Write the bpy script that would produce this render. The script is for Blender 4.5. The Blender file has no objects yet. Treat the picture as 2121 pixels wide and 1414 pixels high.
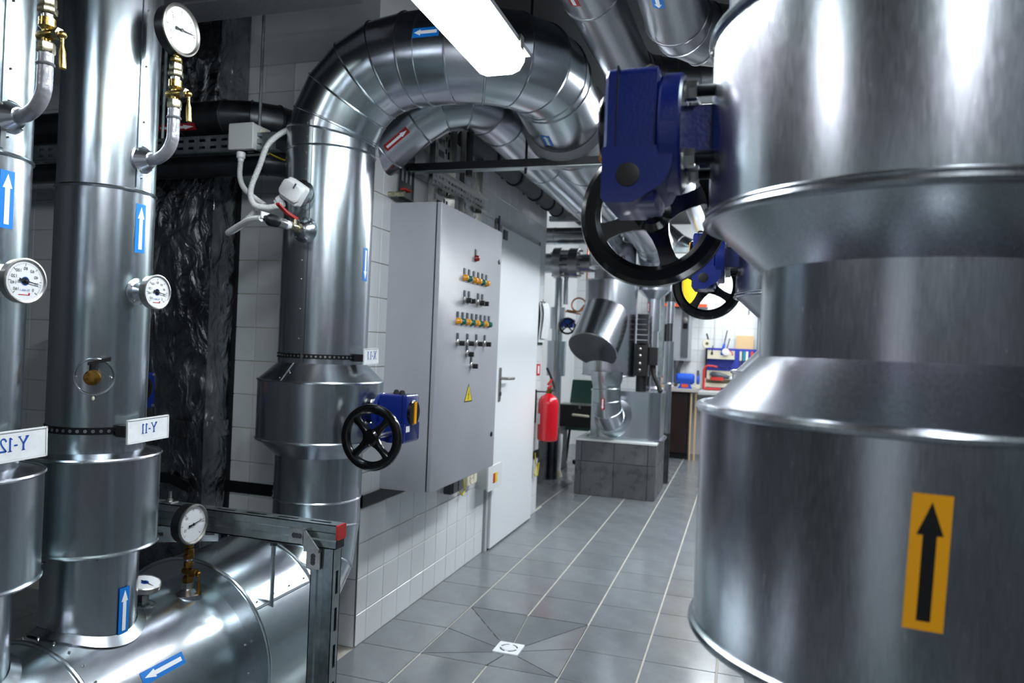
import bpy, math, random
from mathutils import Vector as V, Matrix
random.seed(7)
PI = math.pi
R_ = math.radians
scene = bpy.context.scene
COL = scene.collection

# ---------------------------------------------------------------- camera
def cam_axes(yaw, pitch, roll):
    cy, sy, cp, sp = math.cos(yaw), math.sin(yaw), math.cos(pitch), math.sin(pitch)
    fwd = V((-sy*cp, cy*cp, sp)); right = V((cy, sy, 0)); up = right.cross(fwd)
    c, s = math.cos(roll), math.sin(roll)
    return c*right+s*up, -s*right+c*up, fwd
cd = bpy.data.cameras.new('camera')
cam = bpy.data.objects.new('camera', cd); COL.objects.link(cam)
r_, u_, f_ = cam_axes(.30812, .00566, .03994)
m = Matrix((r_, u_, -f_)).transposed().to_4x4()
m.translation = V((1.2583, -2.84565, 1.31557))
cam.matrix_world = m
cd.sensor_fit = 'HORIZONTAL'; cd.sensor_width = 36
cd.lens = 1508.95/2121*36
cd.clip_start = .02; cd.clip_end = 60
cd.dof.use_dof = True; cd.dof.focus_distance = 1.75; cd.dof.aperture_fstop = 5.0
scene.camera = cam

# ---------------------------------------------------------------- world, exposure
w = bpy.data.worlds.new('world'); scene.world = w; w.use_nodes = True
w.node_tree.nodes['Background'].inputs[0].default_value = (.5, .55, .6, 1)
w.node_tree.nodes['Background'].inputs[1].default_value = .02
vs = scene.view_settings
vs.view_transform = 'Standard'; vs.look = 'None'; vs.exposure = 2.0; vs.gamma = 1.0
vs.use_curve_mapping = False
LAMP = 11.0          # radiance of the tube lamps' diffusers

# ---------------------------------------------------------------- materials
def lin(h):
    h = h.lstrip('#'); o = []
    for i in (0, 2, 4):
        c = int(h[i:i+2], 16)/255
        o.append(c/12.92 if c <= .04045 else ((c+.055)/1.055)**2.4)
    return (*o, 1)
M = {}
def mat(name, col, rough=.5, metal=0., spec=.5, noise=0., nscale=(8, 8, 8), rnoise=0., bump=0., bscale=30., emit=0., coat=0., detail=4, col2=None):
    ma = bpy.data.materials.new(name); ma.use_nodes = True; nt = ma.node_tree
    b = nt.nodes['Principled BSDF']
    c = lin(col) if isinstance(col, str) else (*col, 1)
    b.inputs['Base Color'].default_value = c
    b.inputs['Roughness'].default_value = rough
    b.inputs['Metallic'].default_value = metal
    b.inputs['Specular IOR Level'].default_value = spec
    if coat: b.inputs['Coat Weight'].default_value = coat; b.inputs['Coat Roughness'].default_value = .08
    if emit:
        b.inputs['Emission Color'].default_value = c; b.inputs['Emission Strength'].default_value = emit
    L = nt.links.new
    if noise or rnoise or bump:
        tc = nt.nodes.new('ShaderNodeTexCoord')
    if noise or rnoise:
        mp = nt.nodes.new('ShaderNodeMapping'); mp.inputs['Scale'].default_value = nscale
        L(tc.outputs['Object'], mp.inputs['Vector'])
        n = nt.nodes.new('ShaderNodeTexNoise'); n.inputs['Scale'].default_value = 1; n.inputs['Detail'].default_value = detail
        n.inputs['Roughness'].default_value = .65
        L(mp.outputs[0], n.inputs['Vector'])
        if noise:
            mx = nt.nodes.new('ShaderNodeMix'); mx.data_type = 'RGBA'
            d = lin(col2) if col2 else tuple(x*(1-noise) for x in c[:3])+(1,)
            mx.inputs[6].default_value = d; mx.inputs[7].default_value = c
            mr0 = nt.nodes.new('ShaderNodeMapRange'); mr0.inputs[1].default_value = .35; mr0.inputs[2].default_value = .65
            L(n.outputs[0], mr0.inputs[0]); L(mr0.outputs[0], mx.inputs[0]); L(mx.outputs[2], b.inputs['Base Color'])
        if rnoise:
            mr = nt.nodes.new('ShaderNodeMapRange'); mr.inputs[1].default_value = .3; mr.inputs[2].default_value = .7
            mr.inputs[3].default_value = max(.02, rough-rnoise); mr.inputs[4].default_value = rough+rnoise
            L(n.outputs[0], mr.inputs[0]); L(mr.outputs[0], b.inputs['Roughness'])
    if bump:
        n2 = nt.nodes.new('ShaderNodeTexNoise'); n2.inputs['Scale'].default_value = bscale; n2.inputs['Detail'].default_value = 3
        L(tc.outputs['Object'], n2.inputs['Vector'])
        bp = nt.nodes.new('ShaderNodeBump'); bp.inputs['Strength'].default_value = bump; bp.inputs['Distance'].default_value = .02
        L(n2.outputs[0], bp.inputs['Height']); L(bp.outputs[0], b.inputs['Normal'])
    M[name] = ma
    return ma
def sheet(name, ca, cb, rough, grain, gamt=.14, ramt=.06, bump=.006):
    """sheet metal: faint cold/warm cast, fine rolling grain and slightly wavy surface"""
    ma = bpy.data.materials.new(name); ma.use_nodes = True; nt = ma.node_tree; L = nt.links.new; N = nt.nodes.new
    b = nt.nodes['Principled BSDF']; b.inputs['Metallic'].default_value = 1
    tc = N('ShaderNodeTexCoord'); mp = N('ShaderNodeMapping'); mp.inputs['Scale'].default_value = grain; L(tc.outputs['Object'], mp.inputs[0])
    fine = N('ShaderNodeTexNoise'); fine.inputs['Scale'].default_value = 1; fine.inputs['Detail'].default_value = 2; fine.inputs['Roughness'].default_value = .6; L(mp.outputs[0], fine.inputs['Vector'])
    big = N('ShaderNodeTexNoise'); big.inputs['Scale'].default_value = 5; big.inputs['Detail'].default_value = 2; L(tc.outputs['Object'], big.inputs['Vector'])
    r1 = N('ShaderNodeMapRange'); r1.inputs[1].default_value = .35; r1.inputs[2].default_value = .65; L(big.outputs[0], r1.inputs[0])
    mx = N('ShaderNodeMix'); mx.data_type = 'RGBA'; mx.inputs[6].default_value = lin(ca); mx.inputs[7].default_value = lin(cb); L(r1.outputs[0], mx.inputs[0])
    r2 = N('ShaderNodeMapRange'); r2.inputs[1].default_value = .3; r2.inputs[2].default_value = .7; r2.inputs[3].default_value = 1-gamt; r2.inputs[4].default_value = 1.0; L(fine.outputs[0], r2.inputs[0])
    hs = N('ShaderNodeHueSaturation'); L(mx.outputs[2], hs.inputs['Color']); L(r2.outputs[0], hs.inputs['Value']); L(hs.outputs[0], b.inputs['Base Color'])
    r3 = N('ShaderNodeMapRange'); r3.inputs[1].default_value = .15; r3.inputs[2].default_value = .85; r3.inputs[3].default_value = rough-ramt; r3.inputs[4].default_value = rough+ramt; L(fine.outputs[0], r3.inputs[0]); L(r3.outputs[0], b.inputs['Roughness'])
    bn = N('ShaderNodeTexNoise'); bn.inputs['Scale'].default_value = 3; bn.inputs['Detail'].default_value = 1; L(tc.outputs['Object'], bn.inputs['Vector'])
    bp = N('ShaderNodeBump'); bp.inputs['Strength'].default_value = bump*10; bp.inputs['Distance'].default_value = .002; L(bn.outputs[0], bp.inputs['Height']); L(bp.outputs[0], b.inputs['Normal'])
    M[name] = ma
sheet('galvanised', '#bccbce', '#cccdd6', .24, (150, 150, 50), .07, .018)
sheet('galvanised_along', '#bccbce', '#cccdd6', .24, (150, 50, 150), .07, .018)
sheet('aluminium', '#c2ced2', '#d2d1db', .25, (380, 380, 50), .2, .03)
sheet('dull_metal', '#b4babd', '#c0bfc6', .3, (90, 90, 90), .1, .03)
mat('soot_metal', '#5c6064', .4, 1, noise=.3, nscale=(9, 9, 9), rnoise=.1)
mat('strut_steel', '#a9b4b6', .38, 1, noise=.3, nscale=(20, 20, 20), rnoise=.1)
mat('zinc', '#c4c4c0', .3, 1, noise=.2, nscale=(60, 60, 60))
mat('grey_pipe_paint', '#9b9ca2', .38, .6, noise=.15, nscale=(30, 30, 30), bump=.1, bscale=90)
mat('brass', '#b79c5a', .28, 1, noise=.35, nscale=(60, 60, 60), rnoise=.08)
mat('brass_pale', '#c2baa0', .3, 1, noise=.3, nscale=(60, 60, 60), rnoise=.08)
mat('brass_aged', '#8a6a34', .38, 1, noise=.45, nscale=(70, 70, 70), rnoise=.1)
mat('copper', '#d08a60', .3, 1)
mat('black_gloss', '#050506', .18, spec=.5, coat=.3)
mat('black_plastic', '#0b0b0d', .42)
mat('black_rubber', '#0a0a0b', .7)
mat('black_steel', '#0c0d12', .4, .3)
mat('blue_paint', '#071d68', .3, spec=.5, coat=.4, bump=.05, bscale=220)
mat('blue_bright', '#1552c8', .35)
mat('white_plastic', '#dfe2e4', .38)
mat('grey_plastic', '#c2c6c4', .45)
mat('dark_plastic', '#4a5058', .45)
mat('conduit_plastic', '#d5d8d8', .5)
mat('cabinet_paint', '#a7a9b0', .3, noise=.06, nscale=(4, 4, 4), bump=.12, bscale=260, spec=.6)
mat('cabinet_seal', '#1a1b1d', .6)
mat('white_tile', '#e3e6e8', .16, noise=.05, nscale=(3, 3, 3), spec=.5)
mat('shaded_tile', '#c9cfd0', .2, noise=.06, nscale=(3, 3, 3), spec=.5)  # white tile in a darker copy, the alcove's dimness put into its colour
mat('wall_grout', '#b9b7ad', .8, noise=.12, nscale=(14, 14, 14))
mat('wall_plaster', '#b4b9bc', .8, noise=.08, nscale=(2, 2, 2))
mat('wall_unseen', '#575b5f', .7)
mat('wall_white', '#e6e8ea', .5, noise=.04, nscale=(2, 2, 2))
mat('ceiling_paint', '#1d1f23', .85)
mat('floor_tile', '#777c80', .2, noise=.16, nscale=(7, 7, 7), rnoise=.06, spec=.5, bump=.015, bscale=10)
mat('floor_grout', '#c6c2b6', .8, noise=.22, nscale=(16, 16, 16))
mat('plinth_tile', '#626467', .3, noise=.45, nscale=(7, 7, 7), rnoise=.08)
mat('concrete_white', '#d9dcdb', .7, noise=.1, nscale=(9, 9, 9))
mat('door_paint', '#e9ecef', .28, spec=.5)
mat('steel_satin', '#9c9a94', .35, 1)
mat('red_paint', '#c40f22', .22, coat=.4)
mat('red_plastic', '#a8201a', .45)
mat('sticker_blue', '#0a74cc', .4)
mat('sticker_red', '#9c1f22', .4)
mat('sticker_yellow', '#f2a70e', .4)
mat('sign_yellow', '#e9cf17', .4)
mat('print_white', '#eef2f5', .4)
mat('print_black', '#08080a', .45)
mat('print_blue', '#1b4fa8', .5)
mat('print_red', '#c8302c', .5)
mat('paper', '#e6e9ec', .55, noise=.12, nscale=(50, 30, 50))
mat('dial_white', '#e4e7ea', .4)
mat('foil', '#a2a6aa', .26, 1, noise=.5, nscale=(5, 5, 5), rnoise=.12)
mat('lamp_housing', '#b9bcbf', .5)
mat('lamp_amber', '#f0a31c', .25)
mat('lamp_green', '#1d6b5c', .25)
mat('lamp_red', '#8c1822', .25)
mat('green_plastic', '#0f3d33', .45)
mat('cream', '#d9d3bd', .55)
mat('wood_pale', '#d9b98c', .6)
mat('dark_veneer', '#2c1c18', .35, noise=.35, nscale=(3, 20, 3))
mat('worktop', '#b9b6ae', .4)
mat('boiler_grey', '#9da0a6', .4)
mat('boiler_dark', '#4d5156', .4)
mat('pegboard_blue', '#2c3aa8', .5)
mat('orange', '#e0521f', .45)
mat('yellow_plastic', '#e8c515', .5)
mat('yellow_wire', '#cdbb2a', .5)
mat('insulation_grey', '#54585b', .75, noise=.2, nscale=(20, 20, 20))
mat('band_grey', '#8b8e92', .5, .3)
mat('teal', '#2c8f95', .5)
# crumpled foil relief
def foil_relief():
    nt = M['foil'].node_tree; b = nt.nodes['Principled BSDF']; L = nt.links.new
    tc = nt.nodes.new('ShaderNodeTexCoord')
    mp = nt.nodes.new('ShaderNodeMapping'); mp.inputs['Scale'].default_value = (1, 1, .55)
    L(tc.outputs['Object'], mp.inputs[0])
    v = nt.nodes.new('ShaderNodeTexVoronoi'); v.inputs['Scale'].default_value = 15; v.feature = 'F1'
    n = nt.nodes.new('ShaderNodeTexNoise'); n.inputs['Scale'].default_value = 9; n.inputs['Detail'].default_value = 6; n.inputs['Distortion'].default_value = 1.6
    L(mp.outputs[0], n.inputs['Vector']); L(mp.outputs[0], v.inputs['Vector'])
    a = nt.nodes.new('ShaderNodeMath'); a.operation = 'MULTIPLY_ADD'; a.inputs[1].default_value = .45
    L(v.outputs['Distance'], a.inputs[0]); L(n.outputs[0], a.inputs[2])
    bp = nt.nodes.new('ShaderNodeBump'); bp.inputs['Strength'].default_value = .8; bp.inputs['Distance'].default_value = .035
    L(a.outputs[0], bp.inputs['Height']); L(bp.outputs[0], b.inputs['Normal'])
foil_relief()
# lamp diffuser, glass
ma = mat('diffuser', '#f4f8ff', .5); b = ma.node_tree.nodes['Principled BSDF']
b.inputs['Emission Color'].default_value = (.91, .965, 1, 1); b.inputs['Emission Strength'].default_value = LAMP
ma = bpy.data.materials.new('gauge_glass'); ma.use_nodes = True; nt = ma.node_tree; nt.nodes.clear()
o = nt.nodes.new('ShaderNodeOutputMaterial'); mx = nt.nodes.new('ShaderNodeMixShader'); t = nt.nodes.new('ShaderNodeBsdfTransparent')
g = nt.nodes.new('ShaderNodeBsdfGlossy'); g.inputs['Roughness'].default_value = .03; lw = nt.nodes.new('ShaderNodeValue'); lw.outputs[0].default_value = .06
nt.links.new(lw.outputs[0], mx.inputs[0]); nt.links.new(t.outputs[0], mx.inputs[1]); nt.links.new(g.outputs[0], mx.inputs[2]); nt.links.new(mx.outputs[0], o.inputs[0])
M['gauge_glass'] = ma

# ---------------------------------------------------------------- mesh helpers
ORG = {}
def basis(ax):
    ax = V(ax).normalized()
    t = V((0, 0, 1)) if abs(ax.z) < .9 else V((0, 1, 0))
    u = t.cross(ax).normalized(); v = ax.cross(u)
    return u, v, ax
class MB:
    def __init__(s): s.v = []; s.f = []
    def add(s, vs, fs):
        o = len(s.v); s.v += [V(p) for p in vs]; s.f += [tuple(i+o for i in f) for f in fs]; return s
    def box(s, c, d, rot=None):
        x, y, z = d[0]/2, d[1]/2, d[2]/2
        p = [V(q) for q in ((-x,-y,-z),(x,-y,-z),(x,y,-z),(-x,y,-z),(-x,-y,z),(x,-y,z),(x,y,z),(-x,y,z))]
        if rot: p = [rot @ q for q in p]
        c = V(c)
        return s.add([q+c for q in p], [(0,3,2,1),(4,5,6,7),(0,1,5,4),(1,2,6,5),(2,3,7,6),(3,0,4,7)])
    def bb(s, a, b):      # box from two corners
        return s.box([(a[i]+b[i])/2 for i in range(3)], [abs(a[i]-b[i]) for i in range(3)])
    def rbox(s, c, d, r=.01, axis='z', n=4, cham=0):   # box with rounded edges along one axis
        i = 'xyz'.index(axis); j, k = (i+1) % 3, (i+2) % 3
        w, h, t = d[j]/2, d[k]/2, d[i]/2
        poly = []
        for cx, cy, a0 in ((w-r, h-r, 0), (-w+r, h-r, 90), (-w+r, -h+r, 180), (w-r, -h+r, 270)):
            for q in range(n+1):
                a = R_(a0+90*q/n); poly.append((cx+r*math.cos(a), cy+r*math.sin(a)))
        rings = [(-t, 1-cham/min(w, h) if cham else 1), (-t+cham, 1), (t-cham, 1), (t, 1-cham/min(w, h) if cham else 1)] if cham else [(-t, 1), (t, 1)]
        vs = []
        for tt, sc in rings:
            for a, b in poly:
                p = [0, 0, 0]; p[i] = c[i]+tt; p[j] = c[j]+a*sc; p[k] = c[k]+b*sc; vs.append(p)
        m_ = len(poly); fs = []
        for q in range(len(rings)-1):
            for e in range(m_):
                fs.append((q*m_+e, q*m_+(e+1) % m_, (q+1)*m_+(e+1) % m_, (q+1)*m_+e))
        fs.append(tuple(range(m_-1, -1, -1))); fs.append(tuple((len(rings)-1)*m_+e for e in range(m_)))
        return s.add(vs, fs)
    def lathe(s, o, ax, prof, seg=32, a0=0., a1=360.):
        u, v, ax = basis(ax); o = V(o); full = abs(a1-a0) >= 359.9
        n = seg if full else seg+1
        vs = []; fs = []
        for r, h in prof:
            for i in range(n):
                a = R_(a0+(a1-a0)*i/seg); vs.append(o+ax*h+(u*math.cos(a)+v*math.sin(a))*r)
        for k in range(len(prof)-1):
            for i in range(seg):
                j = (i+1) % n
                fs.append((k*n+i, k*n+j, (k+1)*n+j, (k+1)*n+i))
        if full:
            if prof[0][0] > 1e-6: fs.append(tuple(range(n-1, -1, -1)))
            if prof[-1][0] > 1e-6: fs.append(tuple((len(prof)-1)*n+i for i in range(n)))
        return s.add(vs, fs)
    def open_lathe(s, o, ax, prof, seg=48):      # no end caps
        k = len(s.f); s.lathe(o, ax, prof, seg)
        n = (1 if prof[0][0] > 1e-6 else 0)+(1 if prof[-1][0] > 1e-6 else 0)
        if n: del s.f[-n:]
        return s
    def cyl(s, a, b, r, seg=16, r2=None):
        a, b = V(a), V(b); return s.lathe(a, b-a, [(r, 0), (r if r2 is None else r2, (b-a).length)], seg)
    def tube(s, pts, r, seg=10, closed=False, caps=True):
        pts = [V(p) for p in pts]; n = len(pts); rf = r if callable(r) else (lambda i: r)
        vs = []; fs = []; pu = None
        for i, p in enumerate(pts):
            if closed: d = (pts[(i+1) % n]-pts[i-1])
            else: d = pts[min(i+1, n-1)]-pts[max(i-1, 0)]
            d.normalize()
            if pu is None: pu = basis(d)[0]
            pu = (pu-d*pu.dot(d)).normalized(); pv = d.cross(pu)
            for k in range(seg):
                a = 2*PI*k/seg; vs.append(p+(pu*math.cos(a)+pv*math.sin(a))*rf(i))
        m_ = n if closed else n-1
        for i in range(m_):
            for k in range(seg):
                a, b = i*seg, ((i+1) % n)*seg
                fs.append((a+k, a+(k+1) % seg, b+(k+1) % seg, b+k))
        if caps and not closed:
            fs.append(tuple(range(seg-1, -1, -1))); fs.append(tuple((n-1)*seg+k for k in range(seg)))
        return s.add(vs, fs)
    def torus(s, o, ax, R, r, seg=48, rs=8):
        u, v, ax = basis(ax); o = V(o)
        return s.tube([o+(u*math.cos(2*PI*i/seg)+v*math.sin(2*PI*i/seg))*R for i in range(seg)], r, rs, True)
    def prism(s, poly, o, u, v, t):     # polygon in (u,v), extruded by the vector t
        o, u, v, t = V(o), V(u), V(v), V(t); n = len(poly)
        a = [o+u*p[0]+v*p[1] for p in poly]
        fs = [tuple(range(n-1, -1, -1)), tuple(range(n, 2*n))]+[(i, (i+1) % n, n+(i+1) % n, n+i) for i in range(n)]
        return s.add(a+[p+t for p in a], fs)
    def ball(s, c, r, seg=8, rings=5, sc=(1, 1, 1)):
        c = V(c); vs = []; fs = []
        for i in range(rings+1):
            t = PI*i/rings
            for k in range(seg):
                a = 2*PI*k/seg; vs.append(c+V((r*sc[0]*math.sin(t)*math.cos(a), r*sc[1]*math.sin(t)*math.sin(a), r*sc[2]*math.cos(t))))
        for i in range(rings):
            for k in range(seg): fs.append((i*seg+k, (i+1)*seg+k, (i+1)*seg+(k+1) % seg, i*seg+(k+1) % seg))
        return s.add(vs, fs)
    def plate(s, o, u, v, L, W, th, holes=()):  # perforated plate; holes (u0,u1,v0,v1)
        o, u, v = V(o), V(u).normalized(), V(v).normalized(); w_ = u.cross(v)
        us = sorted({0., L, *[h[0] for h in holes], *[h[1] for h in holes]}); vv = sorted({0., W, *[h[2] for h in holes], *[h[3] for h in holes]})
        P = lambda a, b, c: o+u*a+v*b+w_*c
        for i in range(len(us)-1):
            for j in range(len(vv)-1):
                ca, cb = (us[i]+us[i+1])/2, (vv[j]+vv[j+1])/2
                if any(h[0] < ca < h[1] and h[2] < cb < h[3] for h in holes): continue
                a, b, c, d = us[i], us[i+1], vv[j], vv[j+1]
                s.add([P(a,c,th),P(b,c,th),P(b,d,th),P(a,d,th),P(a,c,0),P(b,c,0),P(b,d,0),P(a,d,0)], [(0,1,2,3),(7,6,5,4)])
        for a, b, c, d in list(holes)+[(0, L, 0, W)]:
            s.add([P(a,c,th),P(b,c,th),P(b,d,th),P(a,d,th),P(a,c,0),P(b,c,0),P(b,d,0),P(a,d,0)], [(0,4,5,1),(1,5,6,2),(2,6,7,3),(3,7,4,0)])
        return s
    def build(s, name, mt, parent=None, kind=None, label=None, smooth=35, origin=None):
        if parent is not None: og = ORG[parent]
        elif origin is not None: og = V(origin)
        else:
            lo = [min(p[i] for p in s.v) for i in range(3)]; hi = [max(p[i] for p in s.v) for i in range(3)]
            og = V(((lo[0]+hi[0])/2, (lo[1]+hi[1])/2, lo[2]))
        me = bpy.data.meshes.new(name)
        me.from_pydata([tuple(p-og) for p in s.v], [], s.f); me.materials.append(M[mt])
        me.validate()
        if smooth:
            me.shade_smooth(); me.set_sharp_from_angle(angle=R_(smooth))
        ob = bpy.data.objects.new(name, me); COL.objects.link(ob)
        if parent is not None: ob.parent = parent
        else: ob.location = og
        ORG[ob] = og
        if kind: ob['kind'] = kind
        if label: ob['label'] = label
        return ob
def thing(name, label, cat, loc=(0, 0, 0), group=None):
    o = bpy.data.objects.new(name, None); COL.objects.link(o); o.location = loc; o.empty_display_size = .05
    o['label'] = label; o['category'] = cat
    if group: o['group'] = group
    ORG[o] = V(loc); return o
def tag(o, label, cat, group=None):
    o['label'] = label; o['category'] = cat
    if group: o['group'] = group
    return o
def struct(o): o['kind'] = 'structure'; return o
def clone(root, delta, label=None):
    r = root.copy(); COL.objects.link(r); r.location = root.location+V(delta)
    if label: r['label'] = label
    def rec(a, b):
        for ch in list(a.children):
            c = ch.copy(); COL.objects.link(c); c.parent = b; rec(ch, c)
    rec(root, r); return r
def bez(pts, n=10):      # Catmull-Rom through points
    pts = [V(p) for p in pts]; o = []
    P = [2*pts[0]-pts[1]]+pts+[2*pts[-1]-pts[-2]]
    for i in range(1, len(P)-2):
        for k in range(n):
            t = k/n; a, b, c, d = P[i-1], P[i], P[i+1], P[i+2]
            o.append(.5*((2*b)+(c-a)*t+(2*a-5*b+4*c-d)*t*t+(3*b-a-3*c+d)*t**3))
    o.append(pts[-1]); return o
def patch(mb, mapf, rows, cols=5):      # rows: (v, u0, u1)
    vs = []; fs = []
    for v_, a, b in rows:
        for k in range(cols+1): vs.append(mapf(a+(b-a)*k/cols, v_))
    for i in range(len(rows)-1):
        for k in range(cols): fs.append((i*(cols+1)+k, i*(cols+1)+k+1, (i+1)*(cols+1)+k+1, (i+1)*(cols+1)+k))
    return mb.add(vs, fs)
def sticker(parent, o, ax, ref, R, s0, s1, ang, wid, base, arrow, sign=1, lean=0., name='arrow_sticker', lab=None):
    """adhesive flow-direction label wrapped on a cylinder (axis o+ax*s); arrow points along sign*ax"""
    o, ax, ref = V(o), V(ax).normalized(), V(ref); ref = (ref-ax*ref.dot(ax)).normalized(); q = ax.cross(ref); mid = (s0+s1)/2
    def mp(off):
        def f(u, s_):
            th = R_(ang)+(u+lean*(s_-mid))/R
            return o+ax*s_+(R+off)*(ref*math.cos(th)+q*math.sin(th))
        return f
    h = wid/2
    st = patch(MB(), mp(.0006), [(s0, -h, h), (mid, -h, h), (s1, -h, h)]).build(name, base, parent, label=lab)
    L = s1-s0; b0, b1, tip = s0+.07*L, s0+.70*L, s1-.06*L
    a, b = .17*wid, .33*wid
    rows = [(b0, -a, a), (b1, -a, a)]; rows2 = [(b1, -b, b), (b1+(tip-b1)*.5, -b*.5, b*.5), (tip, -.0002, .0002)]
    if sign < 0:
        rows = [(s0+s1-v_, x, y) for v_, x, y in rows]; rows2 = [(s0+s1-v_, x, y) for v_, x, y in rows2]
    am = patch(MB(), mp(.0012), rows, 3); patch(am, mp(.0012), rows2, 3)
    am.build('arrow', arrow, st)
    return st
_tc = {}
def text_mesh(mb, body, size, o, u, v, off=0.):
    """flat lettering centred on o, running along u with up v"""
    key = body
    if key not in _tc:
        c = bpy.data.curves.new('t', 'FONT'); c.body = body; c.size = 1; c.align_x = 'CENTER'; c.align_y = 'CENTER'
        ob = bpy.data.objects.new('t', c); COL.objects.link(ob)
        dg = bpy.context.evaluated_depsgraph_get(); dg.update()
        me = bpy.data.meshes.new_from_object(ob.evaluated_get(dg))
        _tc[key] = ([p.co.copy() for p in me.vertices], [tuple(p.vertices) for p in me.polygons])
        bpy.data.objects.remove(ob); bpy.data.curves.remove(c); bpy.data.meshes.remove(me)
    vs, fs = _tc[key]; o, u, v = V(o), V(u), V(v)
    return mb.add([o+u*(p.x*size)+v*(p.y*size) for p in vs], fs)
def mitred(parent, pts, R, mt, seg=40, bead=.0045, name='pipe_segment', beads=True, bmat=None):
    """sheet-metal pipe of straight gores joined at mitre planes, with a rolled bead at each joint"""
    pts = [V(p) for p in pts]; n = len(pts); d = [(pts[i+1]-pts[i]).normalized() for i in range(n-1)]
    nor = [d[0]]+[(d[i-1]+d[i]).normalized() for i in range(1, n-1)]+[d[-1]]
    u = basis(d[0])[0]; out = []
    for i in range(n-1):
        u = (u-d[i]*u.dot(d[i])).normalized(); v = d[i].cross(u); rings = []
        for k in (i, i+1):
            rg = []
            for q in range(seg):
                a = 2*PI*q/seg; off = (u*math.cos(a)+v*math.sin(a))*R
                t = -(off.dot(nor[k]))/d[i].dot(nor[k]); rg.append(pts[k]+off+d[i]*t)
            rings.append(rg)
        mb = MB(); mb.add(rings[0]+rings[1], [(q, (q+1) % seg, seg+(q+1) % seg, seg+q) for q in range(seg)])
        out.append(mb.build(name, mt, parent))
        if beads and i > 0:
            MB().tube(rings[0], bead, 6, True).build('seam_bead', bmat or mt, parent)
    return out
def arc(c, a, b, r, n, a0=0., a1=90.):       # arc points c + r(cos a + sin b)
    c, a, b = V(c), V(a), V(b)
    return [c+a*(r*math.cos(R_(a0+(a1-a0)*i/n)))+b*(r*math.sin(R_(a0+(a1-a0)*i/n))) for i in range(n+1)]
def rivets(parent, pts, r=.0035):
    mb = MB()
    for p in pts: mb.ball(p, r, 6, 4)
    return mb.build('rivets', 'zinc', parent, kind='stuff')

# ================================================================= THE ROOM
_tm = {}
def tile(parent, p, u, v, n, du, dv, th, mt, cham=.0015, name='tile'):
    """one tile with its lower-left back corner at p, sized du x dv, proud by th along n"""
    key = (tuple(u), tuple(v), tuple(n), round(du, 4), round(dv, 4), round(th, 4), mt)
    if key not in _tm:
        U, W, N = V(u), V(v), V(n); c = cham
        pts = [V((0, 0, 0)), U*du, U*du+W*dv, W*dv]
        top = [U*c+W*c, U*(du-c)+W*c, U*(du-c)+W*(dv-c), U*c+W*(dv-c)]
        vs = pts+[q+N*(th-c) for q in pts]+[q+N*th for q in top]
        fs = [(8, 9, 10, 11)]
        for k in range(4):
            j = (k+1) % 4; fs += [(k, j, 4+j, 4+k), (4+k, 4+j, 8+j, 8+k)]
        me = bpy.data.meshes.new(name); me.from_pydata([tuple(q) for q in vs], [], fs)
        if U.cross(W).dot(N) < 0: me.flip_normals()
        me.materials.append(M[mt]); _tm[key] = me
    ob = bpy.data.objects.new(name, _tm[key]); COL.objects.link(ob)
    ob.parent = parent; ob.location = V(p)-ORG[parent]
    return ob
def random_tone(name, amt):
    nt = M[name].node_tree; b = nt.nodes['Principled BSDF']; L = nt.links.new
    oi = nt.nodes.new('ShaderNodeObjectInfo'); mr = nt.nodes.new('ShaderNodeMapRange')
    mr.inputs[3].default_value = 1-amt; mr.inputs[4].default_value = 1+amt
    hs = nt.nodes.new('ShaderNodeHueSaturation'); L(oi.outputs['Random'], mr.inputs[0]); L(mr.outputs[0], hs.inputs['Value'])
    src = b.inputs['Base Color'].links
    if src: L(src[0].from_socket, hs.inputs['Color'])
    else: hs.inputs['Color'].default_value = b.inputs['Base Color'].default_value
    L(hs.outputs[0], b.inputs['Base Color'])
random_tone('floor_tile', .07); random_tone('plinth_tile', .12); random_tone('white_tile', .02); random_tone('shaded_tile', .03)

# floor: grout bed with the tiles on it; the pit of the floor drain is left open
fl = MB().plate((-2.7, -4.9, -.03), (1, 0, 0), (0, 1, 0), 5.4, 11.95, .026, [(2.7, 3.3, 4.9, 5.5)])
fl.bb((-.02, -.02, -.12), (.62, .62, -.1)).bb((-.02, -.02, -.1), (-.0, .62, -.03)).bb((.6, -.02, -.1), (.62, .62, -.03)).bb((0, -.02, -.1), (.6, 0, -.03)).bb((0, .6, -.1), (.6, .62, -.03))
floor = struct(fl.build('floor', 'floor_grout', smooth=0, origin=(0, 0, 0)))
GX, GY, TH = .009, .004, .006
done = set()
for i in range(-3, 6):
    for j in range(-5, 23):
        x0, x1, y0, y1 = i*.3, i*.3+.3, j*.3, j*.3+.3
        if i in (0, 1) and j in (0, 1): done.add((i, j)); continue
        if x1 <= -.277 and (y0 >= -.31 and y1 <= 2.78): done.add((i, j)); continue
        if i == -1 and -.31 < y0 < 2.75: x0 = -.284
        if i < -1 and y0 < 0: continue
        if i == 5 or (i == 4 and j > 4): continue
        done.add((i, j))
        tile(floor, (x0+GX/2, y0+GY/2, -.004), (1, 0, 0), (0, 1, 0), (0, 0, 1), x1-x0-GX, y1-y0-GY, TH-.002, 'floor_tile', .001)
rest = MB()
for i in range(-9, 9):
    for j in range(-16, 24):
        if (i, j) in done: continue
        if i < -1 and 0 <= j < 9: continue
        rest.box((i*.3+.15, j*.3+.15, -.002), (.291, .296, .004))
rest.build('outer_floor_tiles', 'floor_tile', floor, kind='stuff', smooth=0)
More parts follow.
